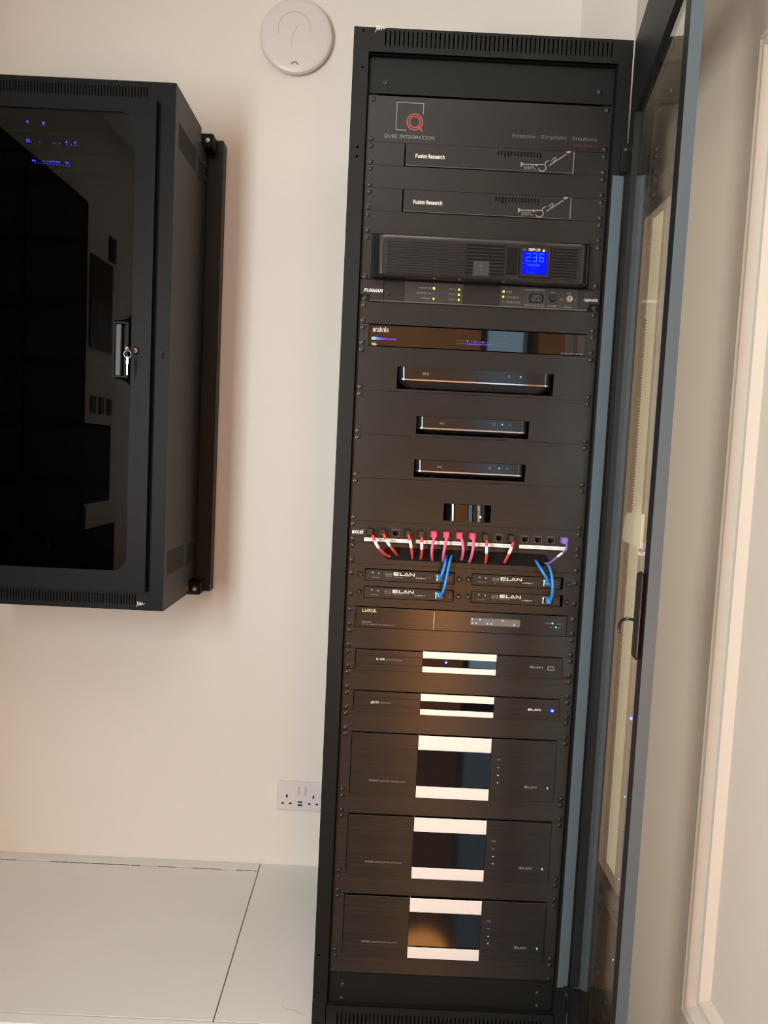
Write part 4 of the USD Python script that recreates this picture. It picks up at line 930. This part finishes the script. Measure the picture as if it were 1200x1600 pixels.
t = Thing("video_recorder", "one-unit ELAN device with silver bars and a blue light in its display", "video recorder", base=(0, 0, zk(26)))
t.part("plate", ext(plate(25, 26, [kbox(-0.2174, -0.2160, 25 + 0.01, 26 - 0.02)]), 0.0, 0.0025), "brushed_panel"); face_screws(t, 25, 26)
face(t, 25, 1, (0.30, 0.70)); bars(t, 25, -0.03, 0.30, 0.69, 0.965)
lp = t.part("led", led(-0.0277, zk(25.46), 0.0038, YF + 0.001), "led_bloom_blue")  # widened lens: the outer blue stands for bloom around the light
t.part("led_core", led(-0.0277, zk(25.46), 0.0017, YF - 0.0003), "led_core", parent=lp)
t.part("lettering", text("EL-NVR", -0.1731, -0.1560, zk(25.490), 0.0042, YF, bold=True), "print_white")
t.part("lettering", text("Network Video Recorder", -0.1527, -0.1196, zk(25.487), 0.0032, YF), "print_mid")
elan(0.1477, 0.1745, zk(25.535), 0.0046, YF, "print_mid", t)
t.part("usb_port", ext(rounded(0.1834, 0.1985, zk(25.605), zk(25.415), 0.003).difference(rounded(0.1850, 0.1970, zk(25.57), zk(25.45), 0.0015)), YF - .0006, 0.001), "print_mid")
chassis(t, 25, 26, 0.25)

t = Thing("system_controller", "one-unit ELAN device with silver bars and a bright blue light at its right", "controller", base=(0, 0, zk(28)))
t.part("plate", ext(plate(27, 28, [kbox(-0.2174, -0.2160, 27 + 0.01, 28 - 0.02)]), 0.0, 0.0025), "brushed_panel"); face_screws(t, 27, 28)
face(t, 27, 1, (0.30, 0.70)); bars(t, 27, 0.0, 0.345, 0.735, 1.01)
lp = t.part("led", led(0.1993, zk(27.52), 0.0050, YF), "led_bloom_blue")  # lens enlarged to paint the blue bloom round the core
t.part("led_core", led(0.1993, zk(27.52), 0.0022, YF - 0.0013), "led_core", parent=lp)
t.part("led_line", strokes([[(0.1850, zk(27.52)), (0.1935, zk(27.52))]], 0.0006, YF), "print_grey")
t.part("lettering", text("gSC10", -0.1800, -0.1640, zk(27.565), 0.0046, YF, bold=True), "print_white")
t.part("lettering", text("System Controller", -0.1612, -0.1384, zk(27.560), 0.0032, YF), "print_mid")
elan(0.1488, 0.1755, zk(27.575), 0.0046, YF, "print_white", t)
chassis(t, 27, 28, 0.25)

amp = Thing("amplifier", "topmost of three tall ELAN amplifiers with thick silver bars", "amplifier", "tall silver-barred amplifiers", base=(0, 0, zk(32)))
t = amp
t.part("plate", ext(plate(29, 32, [kbox(-0.2174, -0.2160, 29 + 0.01, 32 - 0.02)]), 0.0, 0.0025), "brushed_panel"); face_screws(t, 29, 32)
face(t, 29, 3, (0.70, 2.46)); bars(t, 29, 0.01, 0.705, 2.47, 3.035)
elan(0.1516, 0.1780, zk(31.335), 0.0044, YF, "print_mid", t)
t.part("led", ext(Polygon([(0.1985, zk(31.25)), (0.2012, zk(31.25)), (0.2012, zk(31.345)), (0.2002, zk(31.345))]), YF - 0.0008, 0.001), "led_sky")
t.part("lettering", text("SYSTEM", -0.1766, -0.1590, zk(31.350), 0.0036, YF, bold=True), "print_mid")
t.part("lettering", text("Integrated Multi-Room Audio Controller", -0.1568, -0.0985, zk(31.345), 0.0032, YF), "print_mid")
t.part("button_mark", text("POWER", 0.0900, 0.0985, zk(30.05), 0.0032, YF), "print_mid")
t.part("button_mark", text("MENU", 0.0912, 0.0972, zk(30.43), 0.0030, YF), "print_mid")
t.part("button_mark", ext(Polygon([(0.0925, zk(30.80)), (0.0965, zk(30.80)), (0.0945, zk(30.735))]), YF - .0003, .0003), "print_white")
t.part("button_mark", ext(Polygon([(0.0930, zk(31.115)), (0.0966, zk(31.115)), (0.0948, zk(31.185))]), YF - .0003, .0003), "print_white")
chassis(t, 29, 32, 0.35)
dup(amp, (0, 0, zk(36) - zk(32)), "middle of three tall ELAN amplifiers with thick silver bars")
dup(amp, (0, 0, zk(40) - zk(32)), "lowest of three tall ELAN amplifiers with thick silver bars")
